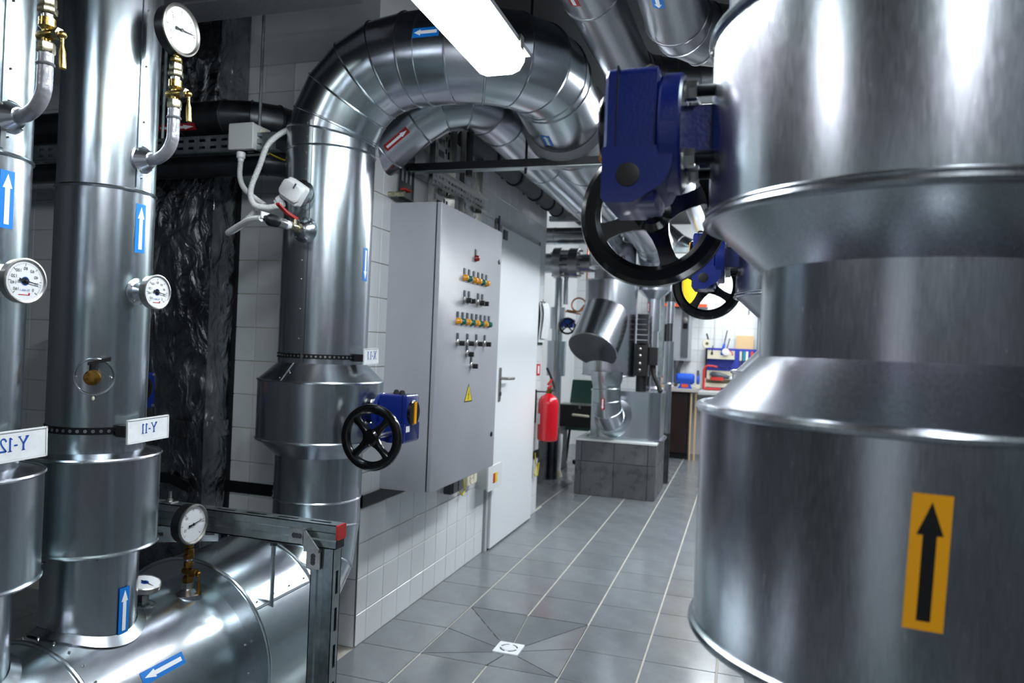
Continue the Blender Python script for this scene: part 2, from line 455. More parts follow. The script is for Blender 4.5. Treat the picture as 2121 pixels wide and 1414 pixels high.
# the eight cut tiles that slope down to the drain
DC, DH, DD = .3, .058, .05
def zpit(x, y):
    mxx = max(abs(x-DC), abs(y-DC)); return -DD*(1-max(0, (mxx-DH))/(DC-DH))
for qx in (-1, 1):
    for qy in (-1, 1):
        for sw in (0, 1):
            e = .003
            a, b, c, d = (DH, e), (DC-e, e), (DC-e, DC-2.2*e), (DH, DH-1.2*e)     # wedge beside the diagonal
            P = [(q[1], q[0]) if sw else q for q in (a, b, c, d)]
            pts = [(DC+qx*p[0], DC+qy*p[1]) for p in P]
            top = [V((x, y, zpit(x, y))) for x, y in pts]; low = [p-V((0, 0, .02)) for p in top]
            mb = MB().add(top+low, [(0, 1, 2, 3), (4, 5, 1, 0), (5, 6, 2, 1), (6, 7, 3, 2), (7, 4, 0, 3)])
            mb.build('cut_tile', 'floor_tile', floor, smooth=0)
pitb = MB()
N = 12
for i in range(N):
    for j in range(N):
        x0, x1, y0, y1 = [.6*k/N for k in (i, i+1, j, j+1)]
        pitb.add([(x, y, zpit(x, y)-.008) for x, y in ((x0, y0), (x1, y0), (x1, y1), (x0, y1))], [(0, 1, 2, 3)])
pitb.build('sloping_bed', 'wall_grout', floor, smooth=0)
dr = thing('floor_drain', 'square white floor drain cover with a round slotted grate', 'drain', (DC, DC, -DD-.01))
dm = MB().rbox((DC, DC, -DD-.001), (.118, .118, .014), .006); dm.build('frame', 'print_white', dr)
dm = MB()
for k in range(4): dm.lathe((DC, DC, -DD+.0052), (0, 0, 1), [(.034, 0), (.041, 0), (.041, .0012), (.034, .0012)], 10, k*90+12, k*90+78)
dm.build('slots', 'cabinet_seal', dr)
MB().lathe((DC, DC, -DD+.005), (0, 0, 1), [(.031, 0), (.031, .003), (.028, .004), (0, .004)], 28).build('grate_plate', 'print_white', dr)

# left wall with the corridor face at x = -.278 and the pier face at y = -.066
wl = struct(MB().bb((-.7, -.062, -.02), (-.282, 2.78, 3.05)).build('wall_left', 'wall_grout', smooth=0))
wa = struct(MB().bb((-2.7, -.062, -.02), (-.7, 2.78, 3.05)).build('wall_alcove', 'wall_grout', smooth=0))
YK = [-.064]+[-.121+.1493*k for k in range(1, 20)]; YK = [y for y in YK if y < 2.75]+[2.78]
ZK = [0.]+[.1364+.1517*h for h in range(0, 16)]+[2.535]
ZK = sorted(z for z in set(round(q, 4) for q in ZK) if z <= 2.54); ZK = [z for i, z in enumerate(ZK) if i == 0 or z-ZK[i-1] > .03]
g = .0035
for a, b in zip(YK, YK[1:]):
    for c, d in zip(ZK, ZK[1:]):
        if a > .13 and b < .93 and c > .7 and d < 1.9: continue           # behind the control cabinet
        if b > 1.56 and a < 2.53 and c < 2.1:
            if a < 1.50: b = 1.53
            elif b > 2.6: a = 2.56
            else: continue
        if b-a < .02: continue
        tile(wl, (-.282, a+g/2, c+g/2), (0, 1, 0), (0, 0, 1), (1, 0, 0), b-a-g, d-c-g, .004, 'white_tile')
XK = [-.2785, -.393, -.543, -.693, -.843, -.993]+[-.993-.15*k for k in range(1, 10)]
for b, a in zip(XK, XK[1:]):
    for c, d in zip(ZK, ZK[1:]):
        if a > -1.45 and b < -.95 and c < 2.2: continue                          # behind the foil duct
        if b > -.9 or (a < -1.4 and c > .4):
            tile(wl if a > -.7 else wa, (a+g/2, -.062, c+g/2), (1, 0, 0), (0, 0, 1), (0, -1, 0), b-a-g, d-c-g, .004, 'white_tile' if a > -.7 else 'shaded_tile')
MB().bb((-.7, -.066, 2.537), (-.278, 2.78, 3.05)).build('upper_plaster', 'wall_plaster', wl, smooth=0)
MB().bb((-2.7, -.066, 2.537), (-.7, 2.78, 3.05)).build('upper_plaster', 'wall_plaster', wa, smooth=0)
MB().rbox((-.2805, -.0635, 1.27), (.007, .007, 2.53), .002).build('corner_profile', 'steel_satin', wl)
# rest of the shell
struct(MB().bb((-2.7, -4.95, 3.0), (2.7, 7.05, 3.1)).build('ceiling', 'ceiling_paint', smooth=0))
wb = struct(MB().bb((-1.2, 6.95, -.02), (2.7, 7.1, 3.05)).build('wall_back', 'wall_grout', smooth=0))
for i in range(17):
    for j in range(4, 16):
        tile(wb, (-.96+i*.15+g/2, 6.95, j*.15+g/2), (1, 0, 0), (0, 0, 1), (0, -1, 0), .15-g, .15-g, .004, 'white_tile')
MB().bb((1.59, 6.946, 0), (2.6, 6.951, 3)).build('painted_area', 'wall_white', wb, smooth=0)
MB().bb((-.95, 6.946, 2.401), (1.589, 6.951, 3)).build('painted_area', 'wall_white', wb, smooth=0)
MB().bb((-.95, 6.946, 0), (1.589, 6.951, .599)).build('painted_area', 'wall_white', wb, smooth=0)
struct(MB().bb((2.6, -4.9, -.02), (2.75, 7.1, 3.05)).build('wall_right', 'wall_unseen', smooth=0))
struct(MB().bb((-2.75, -4.9, -.02), (-2.6, -.06, 3.05)).build('wall_far_left', 'wall_unseen', smooth=0))
struct(MB().bb((-2.7, -5., -.02), (2.7, -4.8, 3.05)).build('wall_front', 'wall_unseen', smooth=0))
struct(MB().bb((-1.1, 2.78, -.02), (-.95, 7.05, 3.05)).build('wall_rear_left', 'wall_white', smooth=0))
d2 = struct(MB().bb((-.1, -4.8, 0), (.85, -4.765, 2.1)).build('door_reflector', 'door_paint', smooth=0))  # unseen white door, added so its reflection streaks the metal pipes
MB().tube([(.74, -4.765, 1.05), (.74, -4.71, 1.05), (.62, -4.71, 1.05)], .01, 8).build('handle', 'steel_satin', d2)
MB().bb((-.16, -4.8, 0), (-.1, -4.775, 2.16)).bb((.85, -4.8, 0), (.91, -4.775, 2.16)).bb((-.16, -4.8, 2.1), (.91, -4.775, 2.16)).build('door_frame', 'lamp_housing', d2, smooth=0)
# dark tiled footing along the rear left wall
ft = struct(MB().bb((-.94, 3.05, 0), (-.575, 5.05, .44)).build('trim_1', 'cabinet_seal', smooth=0))
for j in range(7):
    for k in range(2):
        tile(ft, (-.575, 3.05+j*.286+.002, k*.22+.002), (0, 1, 0), (0, 0, 1), (1, 0, 0), .281, .215, .006, 'plinth_tile')
MB().bb((-.94, 3.05, .44), (-.57, 5.05, .455)).build('top_slab', 'plinth_tile', ft, smooth=0)

# ================================================================= LAMPS
def lamp(x, y0, y1, z, label, name='batten_lamp'):
    t = thing(name, label, 'lamp', (x, (y0+y1)/2, z), 'waterproof tube lamps under the ceiling')
    def trough(prof, yy, mt, nm):
        mb = MB(); n = len(prof); vs = []
        for y, s in yy:
            for px, pz in prof: vs.append((x+px*s, y, z+.105+(pz-.105)*(s if s < 1 else 1)))
        fs = []
        for k in range(len(yy)-1):
            for i in range(n): fs.append((k*n+i, k*n+(i+1) % n, (k+1)*n+(i+1) % n, (k+1)*n+i))
        fs += [tuple(range(n)), tuple((len(yy)-1)*n+i for i in range(n-1, -1, -1))]
        return mb.add(vs, fs).build(nm, mt, t)
    dif = [(-.080, .062), (-.078, .035), (-.064, .010), (-.04, 0), (.04, 0), (.064, .010), (.078, .035), (.080, .062)]
    trough(dif, [(y0, .86), (y0+.03, 1), (y1-.03, 1), (y1, .86)], 'diffuser', 'diffuser')
    hs = [(-.086, .064), (-.086, .078), (-.064, .105), (.064, .105), (.086, .078), (.086, .064)]
    trough(hs, [(y0-.006, 1), (y1+.006, 1)], 'lamp_housing', 'housing')
    for yy in (y0+.1, (y0+y1)/2, y1-.1):
        for sx in (-1, 1):
            MB().bb((x+sx*.086, yy-.015, z+.045), (x+sx*.092, yy+.015, z+.085)).build('clip', 'steel_satin', t)
    for yy in (y0+.2, y1-.2):
        MB().cyl((x, yy, z+.104), (x, yy, 3.0), .004, 8).build('hanger_rod', 'zinc', t)
    return t
lamp(.512, -1.98, -.705, 2.145, 'lit white batten lamp hanging in front of the big overhead pipe bend')
lamp(1.0, 1.5, 2.77, 2.68, 'lit batten lamp above the middle of the corridor behind the large blue gearbox')
lamp(1.55, 3.6, 4.87, 2.62, 'lit batten lamp at the far end of the room over the second valve pipe')
lamp(1.74, -4.4, -3.13, 2.55, 'added unseen batten lamp behind the photographer to the right')  # unseen lamp, placed for its reflected streak on the nearest valve pipe
lamp(-1.2, -4.2, -3.55, 2.75, 'added unseen short batten lamp behind the photographer to the left')  # unseen half-length lamp, added to give the foil duct its glints
lamp(1.36, .6, 1.87, 2.36, 'added unseen batten lamp just behind the second valve pipe')  # hidden lamp added to brighten the corridor, hung low to reach the wall
lamp(1.0, 5.2, 6.47, 2.75, 'batten lamp over the workbench')
lamp(1.75, 5.3, 6.57, 2.65, 'added unseen batten lamp in the rear right corner of the room')  # hidden lamp added to raise the brightness of the rear
lamp(1.36, 2.3, 3.57, 2.4, 'added unseen batten lamp over the floor between second valve pipe and plinth')  # hidden lamp added for more light in corridor and rear

# ================================================================= LEFT: COLLECTOR AND RISERS
HX, HZ = -.31, .336           # collector axis runs along Y at x = HX, z = HZ
cp = thing('collector_pipe', 'large horizontal sheet-metal collector low at left under the two risers', 'pipe', (HX, -1.3, HZ-.3))
ring = lambda mb, y, R, r=.006: mb.torus((HX, y, HZ), (0, 1, 0), R, r, 64, 8)
MB().open_lathe((HX, 0, HZ), (0, 1, 0), [(.237, -2.75), (.237, -1.55)], 64).build('shell', 'galvanised_along', cp)
MB().open_lathe((HX, 0, HZ), (0, 1, 0), [(.2365, -1.55), (.2365, -1.034)], 64).build('shell', 'galvanised_along', cp)
MB().open_lathe((HX, 0, HZ), (0, 1, 0), [(.235, -1.036), (.295, -1.034)], 64).build('end_disc', 'galvanised_along', cp)
MB().open_lathe((HX, 0, HZ), (0, 1, 0), [(.297, -1.034), (.297, -.74)], 64).build('wide_shell', 'galvanised_along', cp)
MB().open_lathe((HX, 0, HZ), (0, 1, 0), [(.297, -.74), (.172, -.655)], 64).build('cone_collar', 'galvanised_along', cp)
for y, R in ((-1.034, .297), (-.74, .297), (-1.55, .2375), (-1.99, .2375)): ring(MB(), y, R).build('seam_bead', 'galvanised_along', cp)
MB().lathe((HX, -2.75, HZ), (0, -1, 0), [(.237, 0), (.18, .06), (0, .08)], 48).build('end_cap', 'galvanised_along', cp)
# lap seam along the wide shell with rivets
def hp(y, deg, R): return V((HX+R*math.cos(R_(deg)), y, HZ+R*math.sin(R_(deg))))
MB().tube([hp(-1.03, 37, .2985), hp(-.742, 37, .2985)], .004, 6).build('lap_seam', 'galvanised_along', cp)
rivets(cp, [hp(-1.01+.08*k, 40.5, .298) for k in range(4)]+[hp(-1.52, a, .238) for a in range(20, 120, 12)]+[hp(-1.05, a, .237) for a in (20, 0, -20)])
for yy in (-2.5, -1.9, -.88):
    sd = MB().prism([(-.16, .0), (.16, .0), (.16, .16), (.1, .13), (0, .1 if yy < -1 else .05), (-.1, .13), (-.16, .16)], (HX, yy-.03, 0), (1, 0, 0), (0, 0, 1), (0, .06, 0))
    sd.build('saddle_support', 'strut_steel', cp)
sticker(cp, (HX, 0, HZ), (0, 1, 0), (1, 0, 0), .2365, -1.41, -1.27, -33, .032, 'sticker_blue', 'print_white', -1)

def riser(y, R, Rc, label, covers, top, zc, zstick):
    t = thing('riser_pipe', label, 'pipe', (HX, y, .5), 'labelled risers on the collector')
    z0 = HZ+.18
    MB().open_lathe((HX, y, 0), (0, 0, 1), [(R-.003, z0), (R-.003, covers[0])], 56).build('stub', 'galvanised', t)
    # saddle collar where the stub meets the collector
    mb = MB(); n = 56; vs = []; fs = []
    for rr in (R-.001, R+.02):
        for k in range(n):
            a = 2*PI*k/n; x = rr*math.cos(a); vs.append((HX+x, y+rr*math.sin(a), HZ+math.sqrt(.2365**2-x*x)+(.004 if rr > R else .014)))
    for k in range(n): fs.append((k, (k+1) % n, n+(k+1) % n, n+k))
    mb.add(vs, fs).build('saddle_collar', 'galvanised', t)
    MB().open_lathe((HX, y, 0), (0, 0, 1), [(R-.004, covers[0]), (Rc, covers[0]+.002), (Rc, covers[1]), (R, covers[1]+.012)], 64).build('flange_cover', 'galvanised', t)
    for z in covers: MB().torus((HX, y, z), (0, 0, 1), Rc, .0045, 64, 6).build('seam_bead', 'galvanised', t)
    MB().open_lathe((HX, y, 0), (0, 0, 1), [(R, covers[1]), (R, zc)], 64).build('jacket', 'galvanised', t)
    MB().open_lathe((HX, y, 0), (0, 0, 1), [(R-.001, zc), (R-.001, top)], 64).build('jacket', 'galvanised', t)
    MB().torus((HX, y, zc), (0, 0, 1), R, .0045, 64, 6).build('seam_bead', 'galvanised', t)
    a = R_(-7)
    patch(MB(), lambda u, v_: V((HX+(R+.0022)*math.cos(a+u/R), y+(R+.0022)*math.sin(a+u/R), v_)), [(zc+.01, -.005, .005), (top, -.005, .005)], 2).build('lap_seam', 'galvanised', t)
    rivets(t, [V((HX+R*math.cos(a+.09), y+R*math.sin(a+.09), zc+.035+.14*k)) for k in range(8)]+[V((HX+R*math.cos(a-.5), y+R*math.sin(a-.5), covers[0]-.02)), V((HX+R*math.cos(-1.9), y+R*math.sin(-1.9), covers[0]-.03))], .003)
    for s0, s1, sg in zstick: sticker(t, (HX, y, 0), (0, 0, 1), (1, 0, 0), R, s0, s1, 0, .031, 'sticker_blue', 'print_white', sg)
    return t
y11, y12 = -1.388, -1.737
r11 = riser(y11, .113, .151, 'galvanised riser with the mirrored Y-11 tag and a brass ball valve', (.772, 1.0), 3.0, 1.664, [(1.511, 1.633, 1), (.556, .672, 1)])
r12 = riser(y12, .113, .16, 'galvanised riser cut by the left picture edge with the mirrored Y-12 tag', (.772, 1.0), 3.0, 1.668, [(1.515, 1.634, 1)])

# --- serif glyphs drawn as strokes for the name tags
def stroke(mb, pts, wd, o, u, v):
    pts = [V((p[0], p[1], 0)) for p in pts]
    for a, b in zip(pts, pts[1:]):
        d = (b-a).normalized(); n_ = V((-d.y, d.x, 0))*wd/2; q = [a-n_, b-n_, b+n_, a+n_]
        mb.add([V(o)+V(u)*p.x+V(v)*p.y for p in q], [(0, 1, 2, 3)])
GL = {'Y': [([(0, 1), (.33, .48)], .17), ([(.66, 1), (.35, .48)], .08), ([(.34, .5), (.34, 0)], .15), ([(-.1, 1), (.2, 1)], .06), ([(.52, 1), (.76, 1)], .06), ([(.2, .0), (.48, .0)], .06)],
      'X': [([(0, 1), (.6, 0)], .17), ([(.58, 1), (.02, 0)], .08), ([(-.1, 1), (.18, 1)], .06), ([(.46, 1), (.7, 1)], .06), ([(-.1, 0), (.14, 0)], .06), ([(.46, 0), (.72, 0)], .06)],
      '1': [([(.2, 1), (.2, 0)], .14), ([(.03, .85), (.2, 1)], .07), ([(.05, 0), (.36, 0)], .06)],
      '2': [([(.03, .74), (.1, .92), (.25, 1), (.42, .9), (.45, .72), (.36, .5), (.03, .03)], .11), ([(.0, .05), (.5, .05)], .12)],
      '-': [([(.02, .4), (.3, .4)], .11)], '.': [([(.05, .04), (.16, .04)], .12)]}
ADV = {'Y': .78, 'X': .78, '1': .46, '2': .58, '-': .4, '.': .26}
def tagtext(mb, s, h, o, u, v):
    W = sum(ADV[c] for c in s)*h; x = -W/2
    for c in s:
        for p, wd in GL[c]: stroke(mb, [(x+q[0]*h, (q[1]-.5)*h) for q in p], wd*h, o, u, v)
        x += ADV[c]*h
def name_tag(ax, ay, R, z, x, ya, yb, z0, z1, txt, h, label, tilt, a0=-150., a1=8.):
    t = thing('name_tag', label, 'sign', (x, (ya+yb)/2, z0), 'name tags strapped to the pipes')
    mb = MB(); n = 40; vs = []; fs = []
    for zz in (z-.0085, z+.0085):
        for k in range(n+1):
            a = R_(a0+(a1-a0)*k/n); vs.append((ax+(R+.0025)*math.cos(a), ay+(R+.0025)*math.sin(a), zz))
    for k in range(n): fs.append((k, k+1, n+2+k, n+1+k))
    st = mb.add(vs, fs).build('perforated_strap', 'black_steel', t)
    mb = MB()
    k = 0; a = a0+3
    while a < a1-2:
        c = V((ax+(R+.0029)*math.cos(R_(a)), ay+(R+.0029)*math.sin(R_(a)), z)); mb.lathe(c, (math.cos(R_(a)), math.sin(R_(a)), 0), [(.0042, 0), (.0042, .0004), (0, .0005)], 10); a += math.degrees(.0165/R)
    mb.build('strap_holes', 'zinc', st, kind='stuff')
    pa = V((x, ya, (z0+z1)/2-tilt*.5)); pb = V((x, yb, (z0+z1)/2+tilt*.5)); u = (pb-pa).normalized(); v = V((1, 0, 0)).cross(u); W = (pb-pa).length; H = z1-z0; c = (pa+pb)/2
    MB().bb((ax+R*.99, ya-.004, z-.014), (x, ya+.03, z+.014)).build('clamp', 'black_plastic', t)
    def rect(mb, w_, h_, x0, x1):
        p = [(-w_/2, -h_/2), (w_/2, -h_/2), (w_/2, h_/2), (-w_/2, h_/2)]; mb.prism(p, c+V((x0, 0, 0)), u, v, V((x1-x0, 0, 0))); return mb
    rect(MB(), W, H, 0, .004).build('holder', 'grey_plastic', t)
    rect(MB(), W-.008, H-.008, .004, .0046).build('paper', 'paper', t)
    mb = MB()
    for q in ((W-.002, .003, 0, H/2-.0015), (W-.002, .003, 0, -H/2+.0015), (.003, H, W/2-.0015, 0), (.003, H, -W/2+.0015, 0)):
        p = [(q[2]-q[0]/2, q[3]-q[1]/2), (q[2]+q[0]/2, q[3]-q[1]/2), (q[2]+q[0]/2, q[3]+q[1]/2), (q[2]-q[0]/2, q[3]+q[1]/2)]; mb.prism(p, c+V((.004, 0, 0)), u, v, V((.002, 0, 0)))
    mb.build('clear_rim', 'white_plastic', t)
    mb = MB(); tagtext(mb, txt, h, c+V((.0052, 0, 0))+v*.004, -u, v); mb.build('lettering', 'print_blue', t, smooth=0)
    return t
name_tag(HX, y11, .113, 1.068, -.17, -1.433, -1.300, 1.038, 1.098, 'Y-11', .024, 'clear tag reading Y-11 in mirrored blue letters', .004)
name_tag(HX, y12, .113, 1.066, -.17, -1.80, -1.648, 1.036, 1.100, 'Y-12', .028, 'larger clear tag reading Y-12 in mirrored blue letters at the left edge', .004)
name_tag(HX, -.35, .17, 1.246, -.105, -.40, -.29, 1.222, 1.284, 'X-1.1', .03, 'small white tag reading X-1.1 in mirrored blue letters beside the control cabinet', .003, -175, 0)

# --- gauges
def hexnut(mb, c, r, h, ax=(0, 0, 1)): mb.lathe(c, ax, [(r*.93, 0), (r, h*.15), (r, h*.85), (r*.93, h)], 6)
def dial(t, c, R, dep, casemat, bezmat, nums, needle, logo, glass=True):
    """round instrument facing +X with centre of its face at c"""
    X = V((1, 0, 0)); c = V(c)
    cs = MB().lathe(c-X*dep, X, [(R*.9, 0), (R, dep*.12), (R, dep), (R*.93, dep), (R*.93, dep*.8)], 48); cs.build('case', casemat, t)
    bz = MB().lathe(c-X*dep*.12, X, [(R*1.0, 0), (R*1.04, .001), (R*1.04, dep*.16), (R*.97, dep*.2), (R*.9, dep*.1), (R*.9, 0)], 48); bz.build('bezel', bezmat, t)
    df = c-X*dep*.1
    dl = MB().lathe(df, X, [(R*.92, 0), (0, .0003)], 48).build('dial_face', 'dial_white', t)
    mb = MB()
    for k in range(61):
        a = R_(225-270*k/60); big = k % 10 == 0; r0 = R*(.68 if big else .76); r1 = R*.82; d = V((0, math.cos(a), math.sin(a))); n_ = V((0, -math.sin(a), math.cos(a)))*(R*(.012 if big else .005))
        p = df+X*.0007; mb.add([p+d*r0-n_, p+d*r1-n_, p+d*r1+n_, p+d*r0+n_], [(0, 1, 2, 3)])
    mb.build('scale_marks', 'print_black', dl, smooth=0)
    mb = MB()
    for s, a in nums:
        a = R_(a); text_mesh(mb, s, R*.2, df+X*.0007+V((0, math.cos(a), math.sin(a)))*R*.56, (0, -1, 0), (0, 0, 1))
    mb.build('numerals', 'print_black', dl, smooth=0)
    if logo:
        mb = MB().lathe(df+X*.0006, X, [(R*.2, 0), (R*.2, .0002), (R*.16, .0002), (R*.16, 0)], 24)
        text_mesh(mb, logo, R*.13, df+X*.0007+V((0, 0, -R*.42)), (0, -1, 0), (0, 0, 1)); mb.build('maker_print', 'print_blue', dl, smooth=0)
        mb = MB()
        for y0, y1, z0, z1 in ((-.3, .25, -.6, -.63), (.18, .25, -.52, -.63)):
            mb.bb(df+V((.0005, y0*R, z0*R)), df+V((.0009, y1*R, z1*R)))
        mb.build('red_print', 'print_red', dl, smooth=0)
    a = R_(needle); d = V((0, math.cos(a), math.sin(a))); n_ = V((0, -math.sin(a), math.cos(a))); p = df+X*.003
    mb = MB().prism([(-.34*R, -.07*R), (-.34*R, .07*R), (-.12*R, .035*R), (.1*R, .03*R), (.78*R, .006*R), (.78*R, -.006*R), (.1*R, -.03*R), (-.12*R, -.035*R)], p, d, n_, X*.0006)
    mb.lathe(p, X, [(R*.07, 0), (R*.07, .002), (0, .0025)], 14); mb.build('needle', 'print_black', t)
    if glass: MB().lathe(c+X*.0005, X, [(R*.93, 0), (0, .0004)], 40).build('glass', 'gauge_glass', t)
TN = [('0', -45), ('20', -12), ('40', 20), ('60', 55), ('80', 90), ('100', 125), ('120', 160), ('140', 190), ('160', 222)]
def thermometer(y, z, R, label):
    t = thing('thermometer', label, 'thermometer', (HX+.113, y, z), 'round thermometers screwed into the risers')
    x0 = HX+.113
    MB().lathe((x0-.003, y, z), (1, 0, 0), [(.034, 0), (.034, .003), (.024, .008), (.016, .03), (.016, .04)], 28).build('collar', 'galvanised', t)
    rivets(t, [V((x0+.003, y+.027*math.cos(a), z+.027*math.sin(a))) for a in (2.6, .5, 4.2)], .003)
    MB().cyl((x0, y, z), (x0+.05, y, z), .012, 14).build('stem', 'zinc', t)
    dial(t, (x0+.062, y, z), R, .02, 'zinc', 'zinc', TN, -10, 'ТБ-080-1')
    return t
thermometer(y11, 1.413, .042, 'round white thermometer on the Y-11 riser above its ball valve')
thermometer(y12, 1.407, .045, 'round white thermometer cut by the left edge on the Y-12 riser')
PN = [('5', 12), ('10', 140), ('15', 205)]
def valve_stack(t, x, y, z, s=1., mats=('brass_pale', 'brass', 'brass')):
    """nut, needle-valve body with lever, union; returns top z"""
    mb = MB(); hexnut(mb, (x, y, z), .0175*s, .022*s); mb.build('lower_nut', mats[0], t)
    mb = MB().cyl((x, y, z+.02*s), (x, y, z+.05*s), .0085*s, 12).lathe((x-.02*s, y, z+.037*s), (1, 0, 0), [(.0095*s, 0), (.0105*s, .002*s), (.0105*s, .042*s), (.009*s, .046*s)], 16)
    mb.build('valve_body', mats[1], t)
    mb = MB(); hexnut(mb, (x+.024*s, y, z+.037*s), .0125*s, .012*s, (1, 0, 0)); mb.build('gland_nut', mats[0], t)
    lv = MB().ball((x+.042*s, y, z+.034*s), .0085*s, 12, 8).cyl((x+.03*s, y, z+.036*s), (x+.042*s, y, z+.034*s), .005*s, 10)
    lv.lathe((x+.042*s, y, z+.034*s), (.06, 0, -1), [(.004*s, 0), (.0035*s, .022*s), (.0065*s, .034*s), (.007*s, .068*s), (.004*s, .07*s), (0, .07*s)], 12); lv.build('lever', mats[1], t)
    mb = MB().lathe((x, y, z+.048*s), (0, 0, 1), [(.010*s, 0), (.0155*s, .006*s), (.0155*s, .022*s), (.012*s, .024*s)], 24); mb.build('union', mats[2], t)
    MB().cyl((x, y, z+.07*s), (x, y, z+.082*s), .011*s, 16).build('thread', 'zinc', t)
    mb = MB(); hexnut(mb, (x, y, z+.08*s), .0185*s, .014*s); hexnut(mb, (x, y, z+.095*s), .0165*s, .018*s); mb.build('upper_nut', mats[0], t)
    mb = MB(); hexnut(mb, (x, y, z+.116*s), .0145*s, .011*s); mb.cyl((x, y, z+.112*s), (x, y, z+.14*s), .007*s, 12); mb.build('gauge_shank', mats[1], t)
    return z+.135*s
def siphon_gauge(y, label, zf=1.745, ztop=1.868):
    t = thing('pressure_gauge', label, 'gauge', (HX+.113, y, zf), 'pressure gauges on bent pipes')
    x0 = HX+.113; x1 = -.108
    MB().lathe((x0-.006, y, zf), (1, 0, 0), [(.036, 0), (.036, .004), (.032, .006), (.019, .032), (.017, .033)], 32).build('cone_collar', 'galvanised', t)
    rivets(t, [V((x0+.003, y+.03*math.cos(a), zf+.03*math.sin(a))) for a in (2.4, .3, 4.4, 5.6)], .0032)
    pts = [V((x0+.005, y, zf))]+[V((x1-.06, y, zf+.06))+V((.06*math.cos(R_(a)), 0, .06*math.sin(R_(a)))) for a in range(-80, 1, 10)]+[V((x1, y, zf+.1)), V((x1, y, ztop+.005))]
    MB().tube(bez(pts, 3), .0145, 16).build('bent_pipe', 'grey_pipe_paint', t)
    MB().torus((x1, y, ztop-.022), (0, 0, 1), .0145, .0035, 24, 6).build('weld_bead', 'grey_pipe_paint', t)
    zt = valve_stack(t, x1, y, ztop)
    dial(t, (x1+.014, y, zt+.06), .06, .034, 'black_plastic', 'steel_satin', PN, 5, None)
    return t
siphon_gauge(y11, 'black-cased pressure gauge on a bent pipe at the top of the Y-11 riser')
siphon_gauge(y12, 'brass needle valve and gauge on the bent pipe of the Y-12 riser at top left')
# gauge and thermometer on the collector
gx, gy = -.252, -1.105
t = thing('pressure_gauge', 'black-cased pressure gauge standing on the collector beside the strut frame', 'gauge', (gx, gy, .57), 'pressure gauges on bent pipes')
MB().lathe((gx, gy, .56), (0, 0, 1), [(.046, -.02), (.044, .004), (.022, .016), (.018, .018)], 32).build('collar', 'galvanised', t)
mb = MB(); hexnut(mb, (gx, gy, .575), .017, .018); mb.build('base_nut', 'zinc', t)
zt = valve_stack(t, gx, gy, .592, .88, ('brass_aged', 'brass_aged', 'brass_aged'))
dial(t, (gx+.012, gy, .762), .056, .036, 'black_plastic', 'steel_satin', PN, 12, None)
tx, ty = -.285, -1.235
t = thing('thermometer', 'round thermometer lying flat on top of the collector beside the standing gauge', 'thermometer', (tx, ty, .575))
MB().lathe((tx, ty, .562), (0, 0, 1), [(.036, -.02), (.034, .004), (.02, .012)], 28).build('collar', 'galvanised', t)
mb = MB(); hexnut(mb, (tx, ty, .572), .0145, .022); mb.build('base_nut', 'zinc', t)
MB().cyl((tx, ty, .59), (tx, ty, .625), .008, 12).build('stem', 'brass_aged', t)
tz = V((.22, -.06, 1)).normalized()
MB().lathe(V((tx, ty, .612)), tz, [(.03, 0), (.043, .002), (.043, .016), (.040, .018), (.039, .015)], 40).build('case', 'zinc', t)
MB().lathe(V((tx, ty, .612))+tz*.0155, tz, [(.039, 0), (0, .0003)], 40).build('dial_face', 'dial_white', t)
mb = MB().lathe(V((tx, ty, .612))+tz*.0162, tz, [(.01, 0), (.01, .0003), (.007, .0003), (.007, 0)], 20); mb.build('maker_print', 'print_blue', t)
u, v, _ = basis(tz); MB().prism([(-.013, -.002), (.03, -.0004), (.03, .0004), (-.013, .002)], V((tx, ty, .612))+tz*.017, u, v, tz*.0005).build('needle', 'print_black', t)

# ball valve tap on the Y-11 riser
a = R_(-48); n = V((math.cos(a), math.sin(a), 0)); s = V((-math.sin(a), math.cos(a), 0)); p0 = V((HX, y11, 1.2))+n*.113
t = thing('drain_tap', 'small brass tap with black lever on the Y-11 riser', 'tap', p0)
mb = MB()
patch(mb, lambda uu, vv: V((HX+(.1145)*math.cos(a+uu/.113), y11+.1145*math.sin(a+uu/.113), 1.2+vv)), [(.043*math.sin(R_(q)), -.043*math.cos(R_(q))-.0003, .043*math.cos(R_(q))+.0003) for q in range(-90, 91, 12)], 10); mb.build('cover_plate', 'galvanised', t)
mb = MB().tube([V((HX+.115*math.cos(a+.043*math.cos(q)/.113), y11+.115*math.sin(a+.043*math.cos(q)/.113), 1.2+.043*math.sin(q))) for q in [2*PI*k/40 for k in range(40)]], .0028, 6, True); mb.build('plate_rim', 'galvanised', t)
rivets(t, [p0+s*.037+n*.002-V((0, 0, .002)), p0-s*.037-n*.007], .003)
MB().lathe(p0-n*.005, n, [(.013, 0), (.013, .025), (.0165, .027), (.0185, .03), (.0185, .05), (.017, .053), (.003, .054), (0, .054)], 28).build('body', 'brass_aged', t)
mb = MB().cyl(p0+n*.024+V((0, 0, .01)), p0+n*.024+V((0, 0, .032)), .009, 14); mb.build('spindle', 'black_plastic', t)
q0 = p0+n*.024+V((0, 0, .032))
mb = MB().prism([(-.012, -.003), (.036, .008), (.036, .018), (-.012, .004)], q0-n*.007, s, (0, 0, 1), n*.014); mb.build('lever', 'black_plastic', t)
MB().ball(p0-V((0, 0, .052))+n*.002, .0035, 8, 5, (1, 1, 1.6)).build('drip', 'cream', t)

# ================================================================= STRUT FRAME
BY = -.96
t = thing('strut_stand', 'perforated steel strut stand with red end cap over the collector', 'stand', (.09, BY, 0))
x0, x1, z0, z1, hw = -.75, .155, .704, .775, .021
